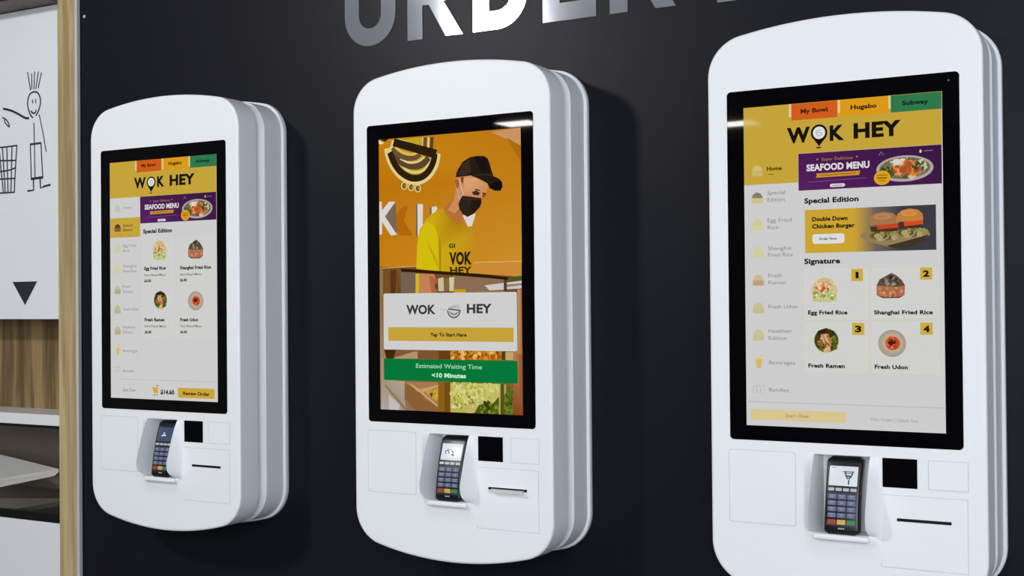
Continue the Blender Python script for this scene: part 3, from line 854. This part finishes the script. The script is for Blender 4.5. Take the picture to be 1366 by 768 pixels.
['t',(22,20,18),'W',23.09,19.7,12.09,7.54,0.045],
['t',(22,20,18),'K',45.21,19.84,7.41,7.38,0.045],
['t',(22,20,18),'HEY',57.21,19.58,23.25,7.31,0.045],
['p',(22,20,18),[(35.79,17.19),(43.7,17.8),(39.7,22.53)]],
['e',(22,20,18),39.78,15.71,4.23,4.24,None],
['e',(226,226,226),39.78,15.71,3.14,3.14,None],
['l',(170,170,172),0.35,[(38.29,15.6),(38.91,16.92),(40.19,17.27),(41.31,15.92),(38.29,15.34),(39.37,14.41),(41.07,14.54)]],
['e',(60,50,26),39.57,23.2,1.45,0.42,None],
['r',(74,30,84),28.9,25.69,99.55,44.48,0],
['q',[(74,28,84),(58,24,66),(66,26,72),(88,34,98)],28.9,25.69,99.55,44.48],
['t',(206,140,70),'Super Delicious',40.98,29.98,15.73,1.51,-0.01],
['e',(190,130,90),38.76,29.1,0.47,0.38,None],
['e',(190,130,90),58.72,28.93,0.45,0.38,None],
['t',(226,220,226),'SEAFOOD MENU',33.12,34.71,31.82,3.27,0.042],
['p',(208,148,40),[(37.9,36.28),(60.33,35.99),(59.66,37.96),(60.11,38.13),(37.87,38.33),(38.51,37.23)]],
['l',(120,80,40),0.35,[(39.84,37.31),(58.24,37.05)]],
['l',(120,84,130),0.3,[(33.92,40.38),(63.46,39.74)]],
['r',(222,214,226),45.02,41.83,52.67,43.52,0.9],
['l',(110,80,120),0.3,[(46.36,42.73),(51.35,42.74)]],
['e',(176,170,160),81.97,36.26,13.7,6.37,(150,142,132)],
['e',(112,98,76),81.97,36.08,12.12,5.24,(148,138,118)],
['k',[(150,140,104),(88,80,50),(120,112,70),(204,196,170)],81.97,36.26,10.7,4.37,50,1.6,21,'e'],
['k',[(206,98,44),(222,128,66),(184,76,36),(226,160,100),(160,84,44)],82.33,36.29,7.15,3.27,44,1.7,22,'e'],
['k',[(74,86,36),(52,64,28),(100,112,50)],73.22,37.55,2.92,2.2,16,1.3,23,'e'],
['k',[(84,96,40),(64,76,32)],89.15,35.27,3.54,1.44,9,1.2,24,'e'],
['k',[(222,214,196),(206,196,176)],79.84,32.85,3.25,1.09,9,1.4,25,'e'],
['e',(226,164,34),71.09,40.25,4.03,3.53,(214,150,28)],
['l',(120,84,16),0.35,[(68.3,38.99),(73.83,38.87)]],
['l',(120,84,16),0.55,[(68.66,40.33),(73.44,40.24)]],
['l',(120,84,16),0.3,[(69.38,41.63),(72.69,41.56)]],
['e',(226,200,160),89.67,28.32,0.57,0.8,None],
['l',(150,120,150),0.35,[(91.27,28.29),(95.5,28.26)]],
['l',(150,130,160),0.3,[(69.54,29.12),(70.85,27.37),(71.94,29.1)]],
['p',(206,182,108),[(4.3,32.87),(4.27,35.5),(5.43,35.86),(9.19,36.08),(10.06,35.67),(10.09,33.22)]],
['p',(214,190,120),[(4.3,32.98),(5.02,31.15),(6.94,30.1),(8.96,30.93),(10.08,33.34)]],
['t',(70,52,20),'Home',12.3,33.25,7.9,1.94,0.042],
['l',(110,84,30),0.35,[(12.89,35.33),(15.96,35.36)]],
['p',(206,198,140),[(4.05,46.91),(4.02,49.54),(5.22,49.89),(9.12,50.07),(10.02,49.65),(10.04,47.2)]],
['p',(140,124,104),[(4.05,47.03),(4.79,45.19),(6.78,44.12),(8.87,44.93),(10.04,47.32)]],
['t',(134,132,130),'Special',12.46,45.77,9.37,1.93,0.0],
['t',(134,132,130),'Edition',12.46,49.34,9.21,1.94,0.0],
['p',(214,208,158),[(4.08,60.76),(4.05,63.38),(5.25,63.72),(9.14,63.85),(10.03,63.41),(10.06,60.97)]],
['p',(212,202,156),[(4.07,60.87),(4.81,59.03),(6.81,57.94),(8.89,58.72),(10.06,61.09)]],
['t',(134,132,130),'Egg Fried',12.43,59.95,12.66,1.93,0.0],
['t',(134,132,130),'Rice',12.47,63.5,5.62,1.93,0.0],
['p',(212,208,160),[(4.34,74.98),(4.32,77.6),(5.51,77.92),(9.4,78.0),(10.3,77.56),(10.32,75.12)]],
['p',(214,206,160),[(4.34,75.09),(5.08,73.24),(7.07,72.13),(9.15,72.88),(10.32,75.24)]],
['t',(134,132,130),'Shanghai',12.48,74.32,12.33,1.93,0.0],
['t',(134,132,130),'Fried Rice',12.49,77.7,13.08,1.93,0.0],
['p',(192,164,130),[(4.19,89.56),(4.17,92.18),(5.36,92.48),(9.25,92.51),(10.14,92.06),(10.17,89.62)]],
['p',(206,186,150),[(4.19,89.67),(4.93,87.82),(6.92,86.68),(9.0,87.4),(10.17,89.74)]],
['t',(134,132,130),'Fresh',12.54,88.32,7.3,1.93,0.0],
['t',(134,132,130),'Ramen',12.5,91.92,9.31,1.92,0.0],
['p',(200,190,146),[(4.05,103.88),(4.02,106.5),(5.21,106.79),(9.1,106.77),(9.99,106.31),(10.02,103.87)]],
['p',(204,196,150),[(4.04,104.0),(4.78,102.14),(6.77,100.98),(8.85,101.67),(10.02,103.99)]],
['t',(134,132,130),'Fresh Udon',12.45,104.28,15.21,1.93,0.0],
['p',(200,194,150),[(4.02,117.96),(4.0,120.58),(5.19,120.85),(9.07,120.78),(9.97,120.31),(9.99,117.88)]],
['p',(204,198,156),[(4.02,118.08),(4.76,116.21),(6.75,115.02),(8.83,115.69),(9.99,117.99)]],
['t',(134,132,130),'Healthier',12.44,116.77,12.29,1.93,0.0],
['t',(134,132,130),'Edition',12.4,120.4,9.49,1.92,0.0],
['p',(216,186,100),[(5.26,130.07),(8.84,129.99),(8.19,135.09),(5.81,135.16)]],
['p',(226,206,150),[(4.55,129.33),(9.56,129.2),(9.43,130.35),(4.66,130.47)]],
['l',(206,190,150),0.35,[(7.35,130.02),(7.97,128.42),(10.05,128.37)]],
['t',(134,132,130),'Beverages',12.39,132.95,13.76,1.92,0.0],
['l',(186,184,176),0.3,[(3.94,147.92),(3.86,144.44),(5.77,144.37),(5.5,147.86)]],
['l',(186,184,176),0.3,[(6.03,147.83),(5.95,144.36),(7.86,144.29),(7.58,147.77)]],
['l',(186,184,176),0.3,[(8.12,147.75),(8.04,144.29),(9.94,144.22),(9.66,147.69)]],
['t',(134,132,130),'Bundles',12.32,146.99,10.36,1.92,0.0],
['t',(22,20,18),'Special Edition',31.87,51.06,27.52,2.59,0.042],
['r',(60,60,70),32.06,54.48,96.59,76.32,0],
['r',(206,166,52),32.06,54.48,56.76,76.32,0],
['q',[(206,166,52),(112,100,92),(112,100,92),(206,166,52)],56.76,54.48,67.22,76.32],
['q',[(112,100,92),(66,66,76),(60,60,70),(112,100,92)],67.22,54.48,79.65,76.32],
['p',(150,128,86),[(61.25,66.72),(73.1,66.38),(92.51,66.31),(93.88,68.87),(90.31,72.0),(81.7,74.65),(73.0,74.06),(64.92,71.64),(59.73,68.9)]],
['p',(66,52,40),[(73.01,73.69),(81.74,71.75),(93.18,68.85),(91.01,72.38),(83.86,74.71),(75.91,74.87)]],
['e',(110,104,56),72.16,68.73,7.64,2.38,None],
['k',[(150,142,80),(84,84,44),(172,160,110),(110,74,48)],72.53,68.38,6.55,2.56,24,1.5,31,'e'],
['p',(74,50,36),[(64.83,64.08),(78.41,64.19),(78.02,66.73),(65.54,66.68)]],
['p',(200,70,40),[(68.17,63.46),(78.65,62.75),(78.62,64.93),(68.52,65.68)]],
['p',(168,118,78),[(64.1,63.31),(64.66,59.64),(67.14,57.72),(71.57,56.98),(75.95,57.72),(78.4,59.82),(78.79,62.75),(73.69,63.29)]],
['e',(194,136,90),71.18,59.35,4.39,1.47,(168,118,78)],
['e',(110,104,56),84.85,67.5,6.72,2.35,None],
['k',[(150,142,80),(84,84,44),(172,160,110),(110,74,48)],85.21,67.15,5.77,2.53,24,1.5,31,'e'],
['p',(74,50,36),[(78.36,62.92),(90.29,63.0),(89.94,65.51),(78.97,65.49)]],
['p',(214,78,34),[(81.29,62.3),(90.5,61.57),(90.47,63.73),(81.59,64.49)]],
['p',(196,128,62),[(77.71,62.16),(78.22,58.54),(80.39,56.63),(84.29,55.89),(88.14,56.6),(90.29,58.68),(90.63,61.57),(86.14,62.12)]],
['e',(227,148,71),83.94,58.23,3.86,1.45,(196,128,62)],
['t',(22,20,18),'Double Down',35.82,60.25,18.01,2.05,0.046],
['t',(22,20,18),'Chicken Burger',35.77,63.91,21.65,2.05,0.046],
['r',(224,224,222),35.9,66.88,52.14,71.8,1.2],
['t',(50,48,44),'Order Now',39.26,69.91,9.08,1.29,0.02],
['t',(22,20,18),'Signature',31.52,81.72,18.32,2.58,0.042],
['r',(222,218,176),31.64,84.55,63.32,109.89,0],
['r',(211,211,210),31.990000000000002,84.89999999999999,62.97,109.54,0],
['r',(222,218,176),65.5,84.72,97.35,109.15,0],
['r',(211,211,210),65.85,85.07,97.0,108.80000000000001,0],
['r',(222,218,176),31.45,111.49,63.13,136.51,0],
['r',(211,211,210),31.8,111.83999999999999,62.78,136.16,0],
['r',(222,218,176),65.27,111.2,97.25,136.3,0],
['r',(211,211,210),65.61999999999999,111.55,96.9,135.95000000000002,0],
['p',(196,196,130),[(35.18,94.67),(35.65,100.66),(39.09,101.16),(44.35,101.16),(47.76,100.43),(48.35,94.76)]],
['p',(216,184,132),[(35.18,94.67),(36.28,92.19),(38.56,89.72),(41.61,88.77),(44.75,89.55),(47.08,92.04),(48.35,94.76)]],
['k',[(226,224,190),(172,170,92),(206,204,150),(150,150,80)],41.77,97.69,5.5,2.48,46,0.8,3,'r'],
['k',[(214,110,66),(224,146,96),(200,84,48),(228,206,160)],40.77,92.97,3.68,2.24,22,1.1,5,'e'],
['k',[(222,212,176),(196,190,120)],44.46,92.02,2.36,1.48,9,1.0,6,'e'],
['p',(178,112,74),[(67.79,93.26),(67.73,98.0),(70.51,99.38),(78.81,99.4),(81.3,98.05),(81.63,93.38)]],
['p',(96,80,64),[(67.79,93.26),(69.23,90.29),(72.32,88.58),(75.12,87.13),(77.58,88.4),(80.03,90.65),(81.63,93.38),(77.51,94.09),(71.28,93.54)]],
['k',[(196,134,92),(156,92,58),(206,152,112),(170,100,70)],74.72,96.54,5.78,2.11,44,0.8,8,'r'],
['k',[(62,50,40),(126,112,96),(148,134,118),(112,60,44),(80,66,52)],74.79,91.09,4.13,2.36,26,1.1,9,'e'],
['p',(112,70,48),[(68.29,98.25),(70.79,99.5),(78.54,99.52),(80.75,98.42),(77.44,98.9),(71.91,98.89)]],
['e',(214,200,160),42.43,120.72,6.52,6.36,None],
['e',(70,66,28),42.43,120.46,6.13,5.98,(58,52,24)],
['k',[(42,36,20),(56,50,26),(34,28,18)],42.47,117.22,3.92,1.78,24,1.3,11,'e'],
['k',[(196,140,84),(178,120,66),(214,168,116),(150,98,52)],41.64,120.73,3.27,2.87,26,1.2,12,'e'],
['k',[(84,104,34),(62,84,24),(110,128,52)],46.34,121.6,1.63,3.17,18,1.0,13,'e'],
['k',[(222,178,130),(206,148,96),(232,200,160)],42.71,124.21,1.44,1.91,12,1.0,14,'e'],
['k',[(96,112,40),(70,90,30)],40.41,124.58,1.64,1.27,8,0.9,15,'e'],
['e',(168,158,146),75.04,121.65,6.79,6.68,(182,172,160)],
['e',(196,172,140),75.18,121.45,4.9,4.67,(206,150,110)],
['e',(200,84,44),75.38,121.64,3.54,3.34,(180,66,36)],
['k',[(214,104,60),(178,58,34),(224,130,80)],75.04,121.65,2.86,2.67,22,1.1,16,'e'],
['k',[(96,36,24),(74,30,20)],75.73,121.3,1.9,1.34,8,1.0,17,'e'],
['r',(206,172,66),55.39,84.81,61.17,90.89,0],
['t',(22,20,18),'1',57.52,89.3,1.5,3.03,0.05],
['r',(206,172,66),88.86,84.81,94.56,90.66,0],
['t',(22,20,18),'2',90.22,89.12,2.96,2.94,0.05],
['r',(206,172,66),55.55,111.65,61.58,117.6,0],
['t',(22,20,18),'3',56.98,116.09,3.15,3.03,0.05],
['r',(206,172,66),88.67,111.5,94.51,117.33,0],
['t',(22,20,18),'4',90.1,115.88,2.96,2.94,0.05],
['t',(22,20,18),'Egg Fried Rice',33.27,107.34,19.99,2.0,0.042],
['t',(22,20,18),'Shanghai Fried Rice',66.47,107.36,28.18,1.94,0.042],
['t',(22,20,18),'Fresh Ramen',33.12,134.15,18.56,2.0,0.042],
['t',(22,20,18),'Fresh Udon',66.49,134.13,16.03,1.94,0.042],
['l',(194,194,196),0.7,[(1.16,152.45),(99.83,152.49)]],
['r',(220,200,146),2.37,156.18,51.99,161.62,0.8],
['t',(150,138,104),'Start Over',20.86,159.76,12.59,1.6,0.01],
['t',(160,160,160),'View Order | Check Out',63.87,159.94,23.25,1.47,0.01]]}
# ================================================================ THE PLACE
KX = (-.9263, 0.0, .9297)
make_kiosk(KX[0], ART['left'], 'white kiosk nearest the wooden waste cabinet, menu lists four dishes with prices')
make_kiosk(KX[1], ART['middle'], 'white kiosk under the silver lettering, start screen shows a worker in black cap and mask')
make_kiosk(KX[2], ART['right'], 'largest white kiosk at right, menu shows a burger banner and dishes numbered 1 to 4', True)

make_terminal(KX[0], 'black card terminal with dim blue display, in the kiosk beside the waste cabinet', True,
              [(.004, [(.30, .62), (.40, .55), (.52, .58)]), (.003, [(.36, .45), (.44, .40)])])
make_terminal(KX[1], 'black card terminal with white display, in the kiosk showing the masked worker', False,
              [(.0022, [(.22, .62), (.20, .48), (.34, .42), (.38, .60)]), (.0022, [(.50, .45), (.60, .52), (.52, .68), (.66, .68)]), (.0012, [(.28, .34), (.48, .36)])])
make_terminal(KX[2], 'black card terminal with a small picture on its white display, in the burger menu kiosk', False,
              [(.0016, [(.48, .26), (.86, .26)]), (.0016, [(.52, .34), (.80, .34)]), (.0028, [(.56, .30), (.60, .52), (.66, .62)]), (.0028, [(.82, .30), (.78, .50), (.70, .62)]), (.0035, [(.64, .48), (.74, .50)]), (.003, [(.70, .70), (.70, .90)]), (.001, [(.06, .08), (.22, .08)])])

# receipt tongue in the middle kiosk's printer slot
bm = bmesh.new()
V = []
for i in range(7):
    t = i / 6
    V.append([bm.verts.new((x, .004 - .022 * t, -.4995 - .006 * t * t)) for x in (.116, .160, .203)])
for a, b in zip(V, V[1:]):
    for i in (0, 1): bm.faces.new((a[i], a[i + 1], b[i + 1], b[i]))
bmesh.ops.solidify(bm, geom=bm.faces[:], thickness=.0006)
o = obj('receipt', bm, M['paper'], None, (KX[1], 0, Z0), 40)
tag(o, 'white paper receipt tongue sticking out of the middle kiosk printer slot', 'receipt')

# ---------------------------------------------------------------- wall lettering
sign = empty('wall_sign', (-.442, WY, Z0 + .606))
tag(sign, 'large flat silver capital letters above the kiosks on the dark wall', 'sign')
def letter(polys, x, holes=()):
    bm = bmesh.new()
    for p in polys:
        p = [tuple(q) for q in p]
        area = sum(p[i - 1][0] * p[i][1] - p[i][0] * p[i - 1][1] for i in range(len(p)))
        if area < 0: p = p[::-1]
        add_plate(bm, p, -.0025, 0, 0)
    return obj('letter', bm, M['letter'], sign, (x + .442, -.0002, 0), 30)
LH = .215; ST = .046
def ring_letter(x, w, left_square):
    bm = bmesh.new()
    ro = w / 2 if not left_square else .085; ri = ro - ST
    def path(inset):
        r = max(.004, ro - inset)
        x0, x1, z0, z1 = inset, w - inset, inset, LH - inset
        pts = []
        for cx, cz, a0, sq in ((x1 - r, z1 - r, 0, False), (x0 + r, z1 - r, PI / 2, left_square), (x0 + r, z0 + r, PI, left_square), (x1 - r, z0 + r, 1.5 * PI, False)):
            for i in range(11):
                a = a0 + i / 10 * PI / 2
                if sq: pts.append((x0, z1) if cz > LH / 2 else (x0, z0))
                else: pts.append((cx + r * math.cos(a), cz + r * math.sin(a)))
        return pts
    A, B = path(0), path(ST)
    vs = []
    for y in (-.0025, 0):
        vs.append([bm.verts.new((p[0], y, p[1])) for p in A]); vs.append([bm.verts.new((p[0], y, p[1])) for p in B])
    n = len(A)
    for i in range(n):
        j = (i + 1) % n
        for a, b in ((0, 1), (2, 3), (0, 2), (1, 3)):
            bm.faces.new((vs[a][i], vs[a][j], vs[b][j], vs[b][i]))
    bmesh.ops.remove_doubles(bm, verts=bm.verts, dist=1e-6)
    obj('letter', bm, M['letter'], sign, (x + .442, -.0002, 0), 30)
ring_letter(-.442, .164, False)                       # O
def R_letter(x):
    w = .162; zt = LH; zb = LH * .40; r = (zt - zb) / 2; cx = w - r - .003; cz = (zt + zb) / 2; ri = r - ST * .9
    bm = bmesh.new()
    def sl(p):
        area = sum(p[i - 1][0] * p[i][1] - p[i][0] * p[i - 1][1] for i in range(len(p)))
        add_plate(bm, p if area > 0 else p[::-1], -.0025, 0, 0)
    sl([(0, 0), (ST, 0), (ST, LH), (0, LH)])
    sl([(ST, zt), (cx, zt), (cx, zt - ST * .9), (ST, zt - ST * .9)])
    sl([(ST, zb + ST * .9), (cx, zb + ST * .9), (cx, zb), (ST, zb)])
    n = 14
    for i in range(n):
        a, b = PI / 2 - PI * i / n, PI / 2 - PI * (i + 1) / n
        sl([(cx + r * math.cos(a), cz + r * math.sin(a)), (cx + r * math.cos(b), cz + r * math.sin(b)), (cx + ri * math.cos(b), cz + ri * math.sin(b)), (cx + ri * math.cos(a), cz + ri * math.sin(a))])
    sl([(.117, 0), (.168, 0), (.1137, zb + .0002), (.0657, zb + .0002)])
    obj('letter', bm, M['letter'], sign, (x + .442, -.0002, 0), 30)
R_letter(-.240)
ring_letter(-.041, .156, True)                        # D
letter([[(0, 0), (ST, 0), (ST, LH), (0, LH)], [(ST, 0), (.144, 0), (.144, .043), (ST, .043)], [(ST, .088), (.132, .088), (.132, .128), (ST, .128)], [(ST, LH - .043), (.144, LH - .043), (.144, LH), (ST, LH)]], .158)
R_letter(.338)
letter([[(0, -.006), (ST, -.006), (ST, LH), (0, LH)], [(.112, 0), (.158, 0), (.158, LH), (.112, LH)], [(ST, .086), (.112, .086), (.112, .128), (ST, .128)]], .606)

# ---------------------------------------------------------------- waste cabinet at the left
CX0, CX1 = -2.45, -1.4555
cab = empty('waste_cabinet', ((CX0 + CX1) / 2, WY + .25, 0))
tag(cab, 'built-in waste cabinet with light wooden post, white doors and a stick figure drawing', 'cabinet')
CL = (-(CX0 + CX1) / 2, -WY - .25, 0)
def cpart(name, bm, mat, smooth=None, parent=cab):
    return obj(name, bm, mat, parent, CL if parent is cab else (0, 0, 0), smooth)
PX = -1.547                                             # where the doors end and the wooden post begins
zt, zd = Z0 + .867, Z0 - .112
cpart('wooden_post', box(PX + .004, CX1 - .011, WY - .014, WY + .46, .02, Z0 + 1.25, .0008, 1), M['wood'])
cpart('edge_strip', box(CX1 - .011, CX1, WY - .014, WY + .46, .02, Z0 + 1.25), M['edge'])
cpart('inner_edge_strip', box(PX, PX + .004, WY - .010, WY + .46, .02, Z0 + 1.25), M['edge'])
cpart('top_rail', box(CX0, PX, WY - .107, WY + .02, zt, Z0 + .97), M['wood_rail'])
cpart('rail_front', box(CX0, PX - .001, WY - .109, WY - .1071, zt + .001, Z0 + .97), M['cab_dark'])
ud = cpart('upper_door', box(CX0, PX - .0015, WY, WY + .018, zd, zt - .002, .0008, 1), M['door'])
niche = bmesh.new()
nb = .15
nx = CX0
k = 0
while nx < PX - .001:                                   # planked back of the niche
    w = (.072, .05, .085, .06)[k % 4]; x1 = min(nx + w, PX)
    add_box(niche, nx, x1 - .0012, WY + nb, WY + nb + .012, Z0 - .43, zd + .03, 0); nx = x1; k += 1
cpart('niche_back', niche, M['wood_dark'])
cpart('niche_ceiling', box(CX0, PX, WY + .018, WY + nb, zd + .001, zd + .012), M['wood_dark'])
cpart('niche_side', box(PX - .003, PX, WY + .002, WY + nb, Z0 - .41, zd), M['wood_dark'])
cpart('countertop', box(CX0, PX - .001, WY - .006, WY + nb, Z0 - .4425, Z0 - .4085, .0015, 2), M['counter'])
bm = bmesh.new()
add_box(bm, CX0, PX - .001, WY + .003, WY + .014, Z0 - .452, Z0 - .4435)
add_box(bm, CX0, PX - .001, WY - .001, WY + .014, Z0 - .7425, Z0 - .7165)
cpart('black_trim', bm, M['cab_dark'])
bm = bmesh.new(); bm.faces.new([bm.verts.new(p) for p in ((CX0, WY + .004, Z0 - .7165), (PX - .001, WY + .004, Z0 - .7165), (PX - .001, WY + .004, Z0 - .4525), (CX0, WY + .004, Z0 - .4525))])
gp = obj('smoked_panel', bm, M['smoked'], cab, CL, None, False)
bm = bmesh.new()
add_box(bm, CX0, PX, WY + .44, WY + .45, Z0 - .745, Z0 - .445, 0)
add_box(bm, CX0, PX, WY + .014, WY + .45, Z0 - .745, Z0 - .735, 0)
add_box(bm, CX0, PX, WY + .014, WY + .44, Z0 - .452, Z0 - .4435, 0)
add_box(bm, PX - .004, PX, WY + .014, WY + .44, Z0 - .735, Z0 - .452, 0)
cpart('bin_compartment', bm, M['cab_in'])
bm = bmesh.new(); add_box(bm, CX0, -2.02, WY + .40, WY + .438, Z0 - .735, Z0 - .452); add_box(bm, CX0, -1.80, WY + .016, WY + .40, Z0 - .7349, Z0 - .72); cpart('reflection_liner', bm, M['beige'])  # beige boxes added to stand for the room's reflection in the panel
bm = bmesh.new()                                        # added sloped tray, stands for a white tabletop mirrored in the panel
tr = [(-2.30, WY + .26, Z0 - .575), (-1.745, WY + .155, Z0 - .604), (-1.760, WY + .150, Z0 - .617), (-2.05, WY + .10, Z0 - .678), (-2.30, WY + .09, Z0 - .70)]
A = [bm.verts.new(p) for p in tr]; B = [bm.verts.new((p[0], p[1], p[2] - .010)) for p in tr]
bm.faces.new(A); bm.faces.new(B[::-1])
for i in range(5): bm.faces.new((A[i], A[(i + 1) % 5], B[(i + 1) % 5], B[i]))
cpart('reflection_tray', bm, M['counter'])
cpart('lower_door', box(CX0, PX - .0015, WY, WY + .018, .10, Z0 - .744, .0008, 1), M['door'])
cpart('plinth', box(CX0, PX - .0015, WY + .03, WY + .05, 0.0, .098), M['cab_dark'])
DRAW = {
'hair' : [[(-1.696, 0.666), (-1.683, 0.61)], [(-1.677, 0.66), (-1.677, 0.613)], [(-1.663, 0.665), (-1.667, 0.611)], [(-1.646, 0.663), (-1.658, 0.611)], [(-1.632, 0.659), (-1.647, 0.613)]] ,
'head' : [[(-1.681, 0.528), (-1.692, 0.547), (-1.697, 0.568), (-1.692, 0.588), (-1.681, 0.599), (-1.664, 0.602), (-1.649, 0.597), (-1.638, 0.58), (-1.638, 0.56), (-1.647, 0.54), (-1.658, 0.527)]] ,
'eyes' : [[(-1.674, 0.577), (-1.672, 0.567)], [(-1.658, 0.578), (-1.659, 0.567)]] ,
'smile' : [[(-1.681, 0.543), (-1.673, 0.536), (-1.662, 0.536), (-1.657, 0.543)], [(-1.685, 0.534), (-1.678, 0.525), (-1.673, 0.522)]] ,
'arm' : [[(-1.811, 0.561), (-1.775, 0.552), (-1.74, 0.538), (-1.71, 0.524), (-1.692, 0.521)]] ,
'arm2' : [[(-1.643, 0.528), (-1.627, 0.472), (-1.612, 0.411)]] ,
'body' : [[(-1.668, 0.504), (-1.666, 0.44), (-1.664, 0.329)]] ,
'shirt' : [[(-1.685, 0.438), (-1.636, 0.439)]] ,
'legs' : [[(-1.685, 0.438), (-1.681, 0.332)], [(-1.636, 0.439), (-1.628, 0.331)]] ,
'hem' : [[(-1.681, 0.329), (-1.628, 0.331)]] ,
'feet' : [[(-1.671, 0.326), (-1.671, 0.293), (-1.698, 0.292)], [(-1.641, 0.333), (-1.638, 0.298), (-1.621, 0.303), (-1.594, 0.306)]] ,
'trash' : [[(-1.816, 0.533), (-1.802, 0.527), (-1.789, 0.516), (-1.783, 0.501), (-1.795, 0.508), (-1.804, 0.517), (-1.807, 0.525)]] ,
'basket' : [[(-1.865, 0.438), (-1.794, 0.438), (-1.748, 0.439)], [(-1.748, 0.438), (-1.756, 0.357), (-1.761, 0.291)], [(-1.855, 0.292), (-1.761, 0.291)], [(-1.833, 0.436), (-1.823, 0.361), (-1.813, 0.292)], [(-1.817, 0.438), (-1.804, 0.294)], [(-1.796, 0.438), (-1.791, 0.293)], [(-1.771, 0.439), (-1.777, 0.292)], [(-1.865, 0.438), (-1.853, 0.292)], [(-1.862, 0.397), (-1.752, 0.392)], [(-1.858, 0.361), (-1.79, 0.362), (-1.754, 0.369)], [(-1.855, 0.337), (-1.756, 0.335)]]}
WID = {'hair': .0036, 'head': .0046, 'eyes': .0036, 'smile': .0044, 'arm': .0062, 'arm2': .0034, 'body': .0036, 'shirt': .0056, 'legs': .0040, 'hem': .0068, 'feet': .0052, 'trash': .0040, 'basket': .0042}
bm = bmesh.new(); yy = WY - .0003
for kx, ls in DRAW.items():
    for p in ls:
        yy -= .00001
        pts = p if kx in ('feet',) else smooth_path([tuple(q) for q in p], 4)
        add_stroke(bm, [(q[0], Z0 + q[1]) for q in pts], WID[kx] * 1.2, yy)
dr = obj('line_drawing', bm, M['ink'], ud); dr['label'] = 'black line drawing of a stick figure dropping litter in a basket'
bm = bmesh.new()
vs = [bm.verts.new(p) for p in ((-1.772, WY - .0004, Z0 + .0065), (-1.656, WY - .0004, Z0 + .0065), (-1.713, WY - .0004, Z0 - .068))]
bm.faces.new(vs); ar = obj('down_arrow', bm, M['ink'], ud); ar['label'] = 'black triangle pointing down to the opening'

# ---------------------------------------------------------------- the room
def struct(name, bm, mat):
    o = obj(name, bm, mat); o['kind'] = 'structure'; return o
bm = bmesh.new()
add_box(bm, CX1 + .003, 4.5, WY, WY + .12, 0, 3.0)
struct('wall_back', bm, M['wall'])
struct('gap_shade_strip', box(CX1 + .0002, CX1 + .0028, WY - .003, WY + .10, 0.0, 3.0), M['cab_dark'])  # dark strip standing for the shadow in the gap beside the post
struct('trim_2', box(-5.4, PX - .001, WY + .001, WY + .12, Z0 + .971, 3.0), M['cab_dark'])
struct('wall_left', box(-5.5, -5.4, -10.0, WY + .12, 0, 3.0), simple('warm grey wall', (150, 146, 140), .7))
struct('wall_front', box(-5.5, 4.5, -10.1, -10.0, 0, 3.0), simple('dim grey wall', (96, 94, 92), .7))
struct('floor', box(-5.5, 4.5, -10.1, WY + .7, -.1, 0), M['floor'])
struct('ceiling', box(-5.5, 4.5, -10.1, WY + .7, 3.0, 3.1), M['ceiling'])
bm = bmesh.new(); add_plate(bm, [(.005 * math.cos(a * PI / 6), .005 * math.sin(a * PI / 6)) for a in range(12)], -.002, 0, 0, .0006)
o = obj('wall_screw', bm, M['fkey'], None, (-1.438, WY, Z0 + .812), 30); tag(o, 'tiny bright screw head in the dark wall beside the wooden post', 'screw')

def lamp_panel(x, y, sx, sy):
    r = empty('ceiling_light', (x, y, 3.0)); tag(r, 'flat rectangular ceiling light over the room in front of the kiosks', 'light', 'ceiling lights in front of the kiosks')
    obj('frame', box(-sx / 2 - .02, sx / 2 + .02, -sy / 2 - .02, sy / 2 + .02, -.012, 0), M['lampframe'], r)
    obj('diffuser', box(-sx / 2, sx / 2, -sy / 2, sy / 2, -.016, -.0122), M['lamp'], r)
for x, y in ((-4.10, -7.53), (-2.43, -8.65), (.95, -8.65), (2.6, -7.53), (1.8, -4.2)):
    lamp_panel(x, y, .34, .28)

def area(name, loc, target, sx, sy, power, col=(1, 1, 1), spread=None):
    l = bpy.data.lights.new(name, 'AREA'); l.shape = 'RECTANGLE'; l.size = sx; l.size_y = sy; l.energy = power; l.color = col
    if spread: l.spread = math.radians(spread)
    o = bpy.data.objects.new(name, l); COL.objects.link(o); o.location = loc
    o.rotation_euler = (Vector(target) - Vector(loc)).to_track_quat('-Z', 'Y').to_euler()
    return o
area('key light', (-1.88, -3.0, 2.94), (0, .2, 1.2), .34, .34, 76, (1, .99, .97))
area('fill light', (2.2, -4.8, 1.9), (.2, .2, 1.3), 3.2, 1.8, 150, (.94, .97, 1))

w = bpy.data.worlds.new('room light'); SC.world = w; w.use_nodes = True
bg = w.node_tree.nodes['Background']; bg.inputs[0].default_value = (.80, .87, 1.0, 1); bg.inputs[1].default_value = 1.12

# ---------------------------------------------------------------- camera
cam = bpy.data.cameras.new('camera'); cam.sensor_width = 36; cam.lens = 45.017; cam.clip_start = .05; cam.clip_end = 60
co = bpy.data.objects.new('camera', cam); COL.objects.link(co)
r, u, f = Vector((0.865112, 0.501505, -0.008546)), Vector((0.01239, -0.004333, 0.999914)), Vector((-0.501425, 0.865144, 0.009963))
m = Matrix((r, u, -f)).transposed().to_4x4(); m.translation = Vector((1.644, -2.536, Z0 - .067))
co.matrix_world = m
SC.camera = co
SC.view_settings.view_transform = 'Standard'; SC.view_settings.look = 'None'; SC.view_settings.exposure = 0; SC.view_settings.gamma = 1
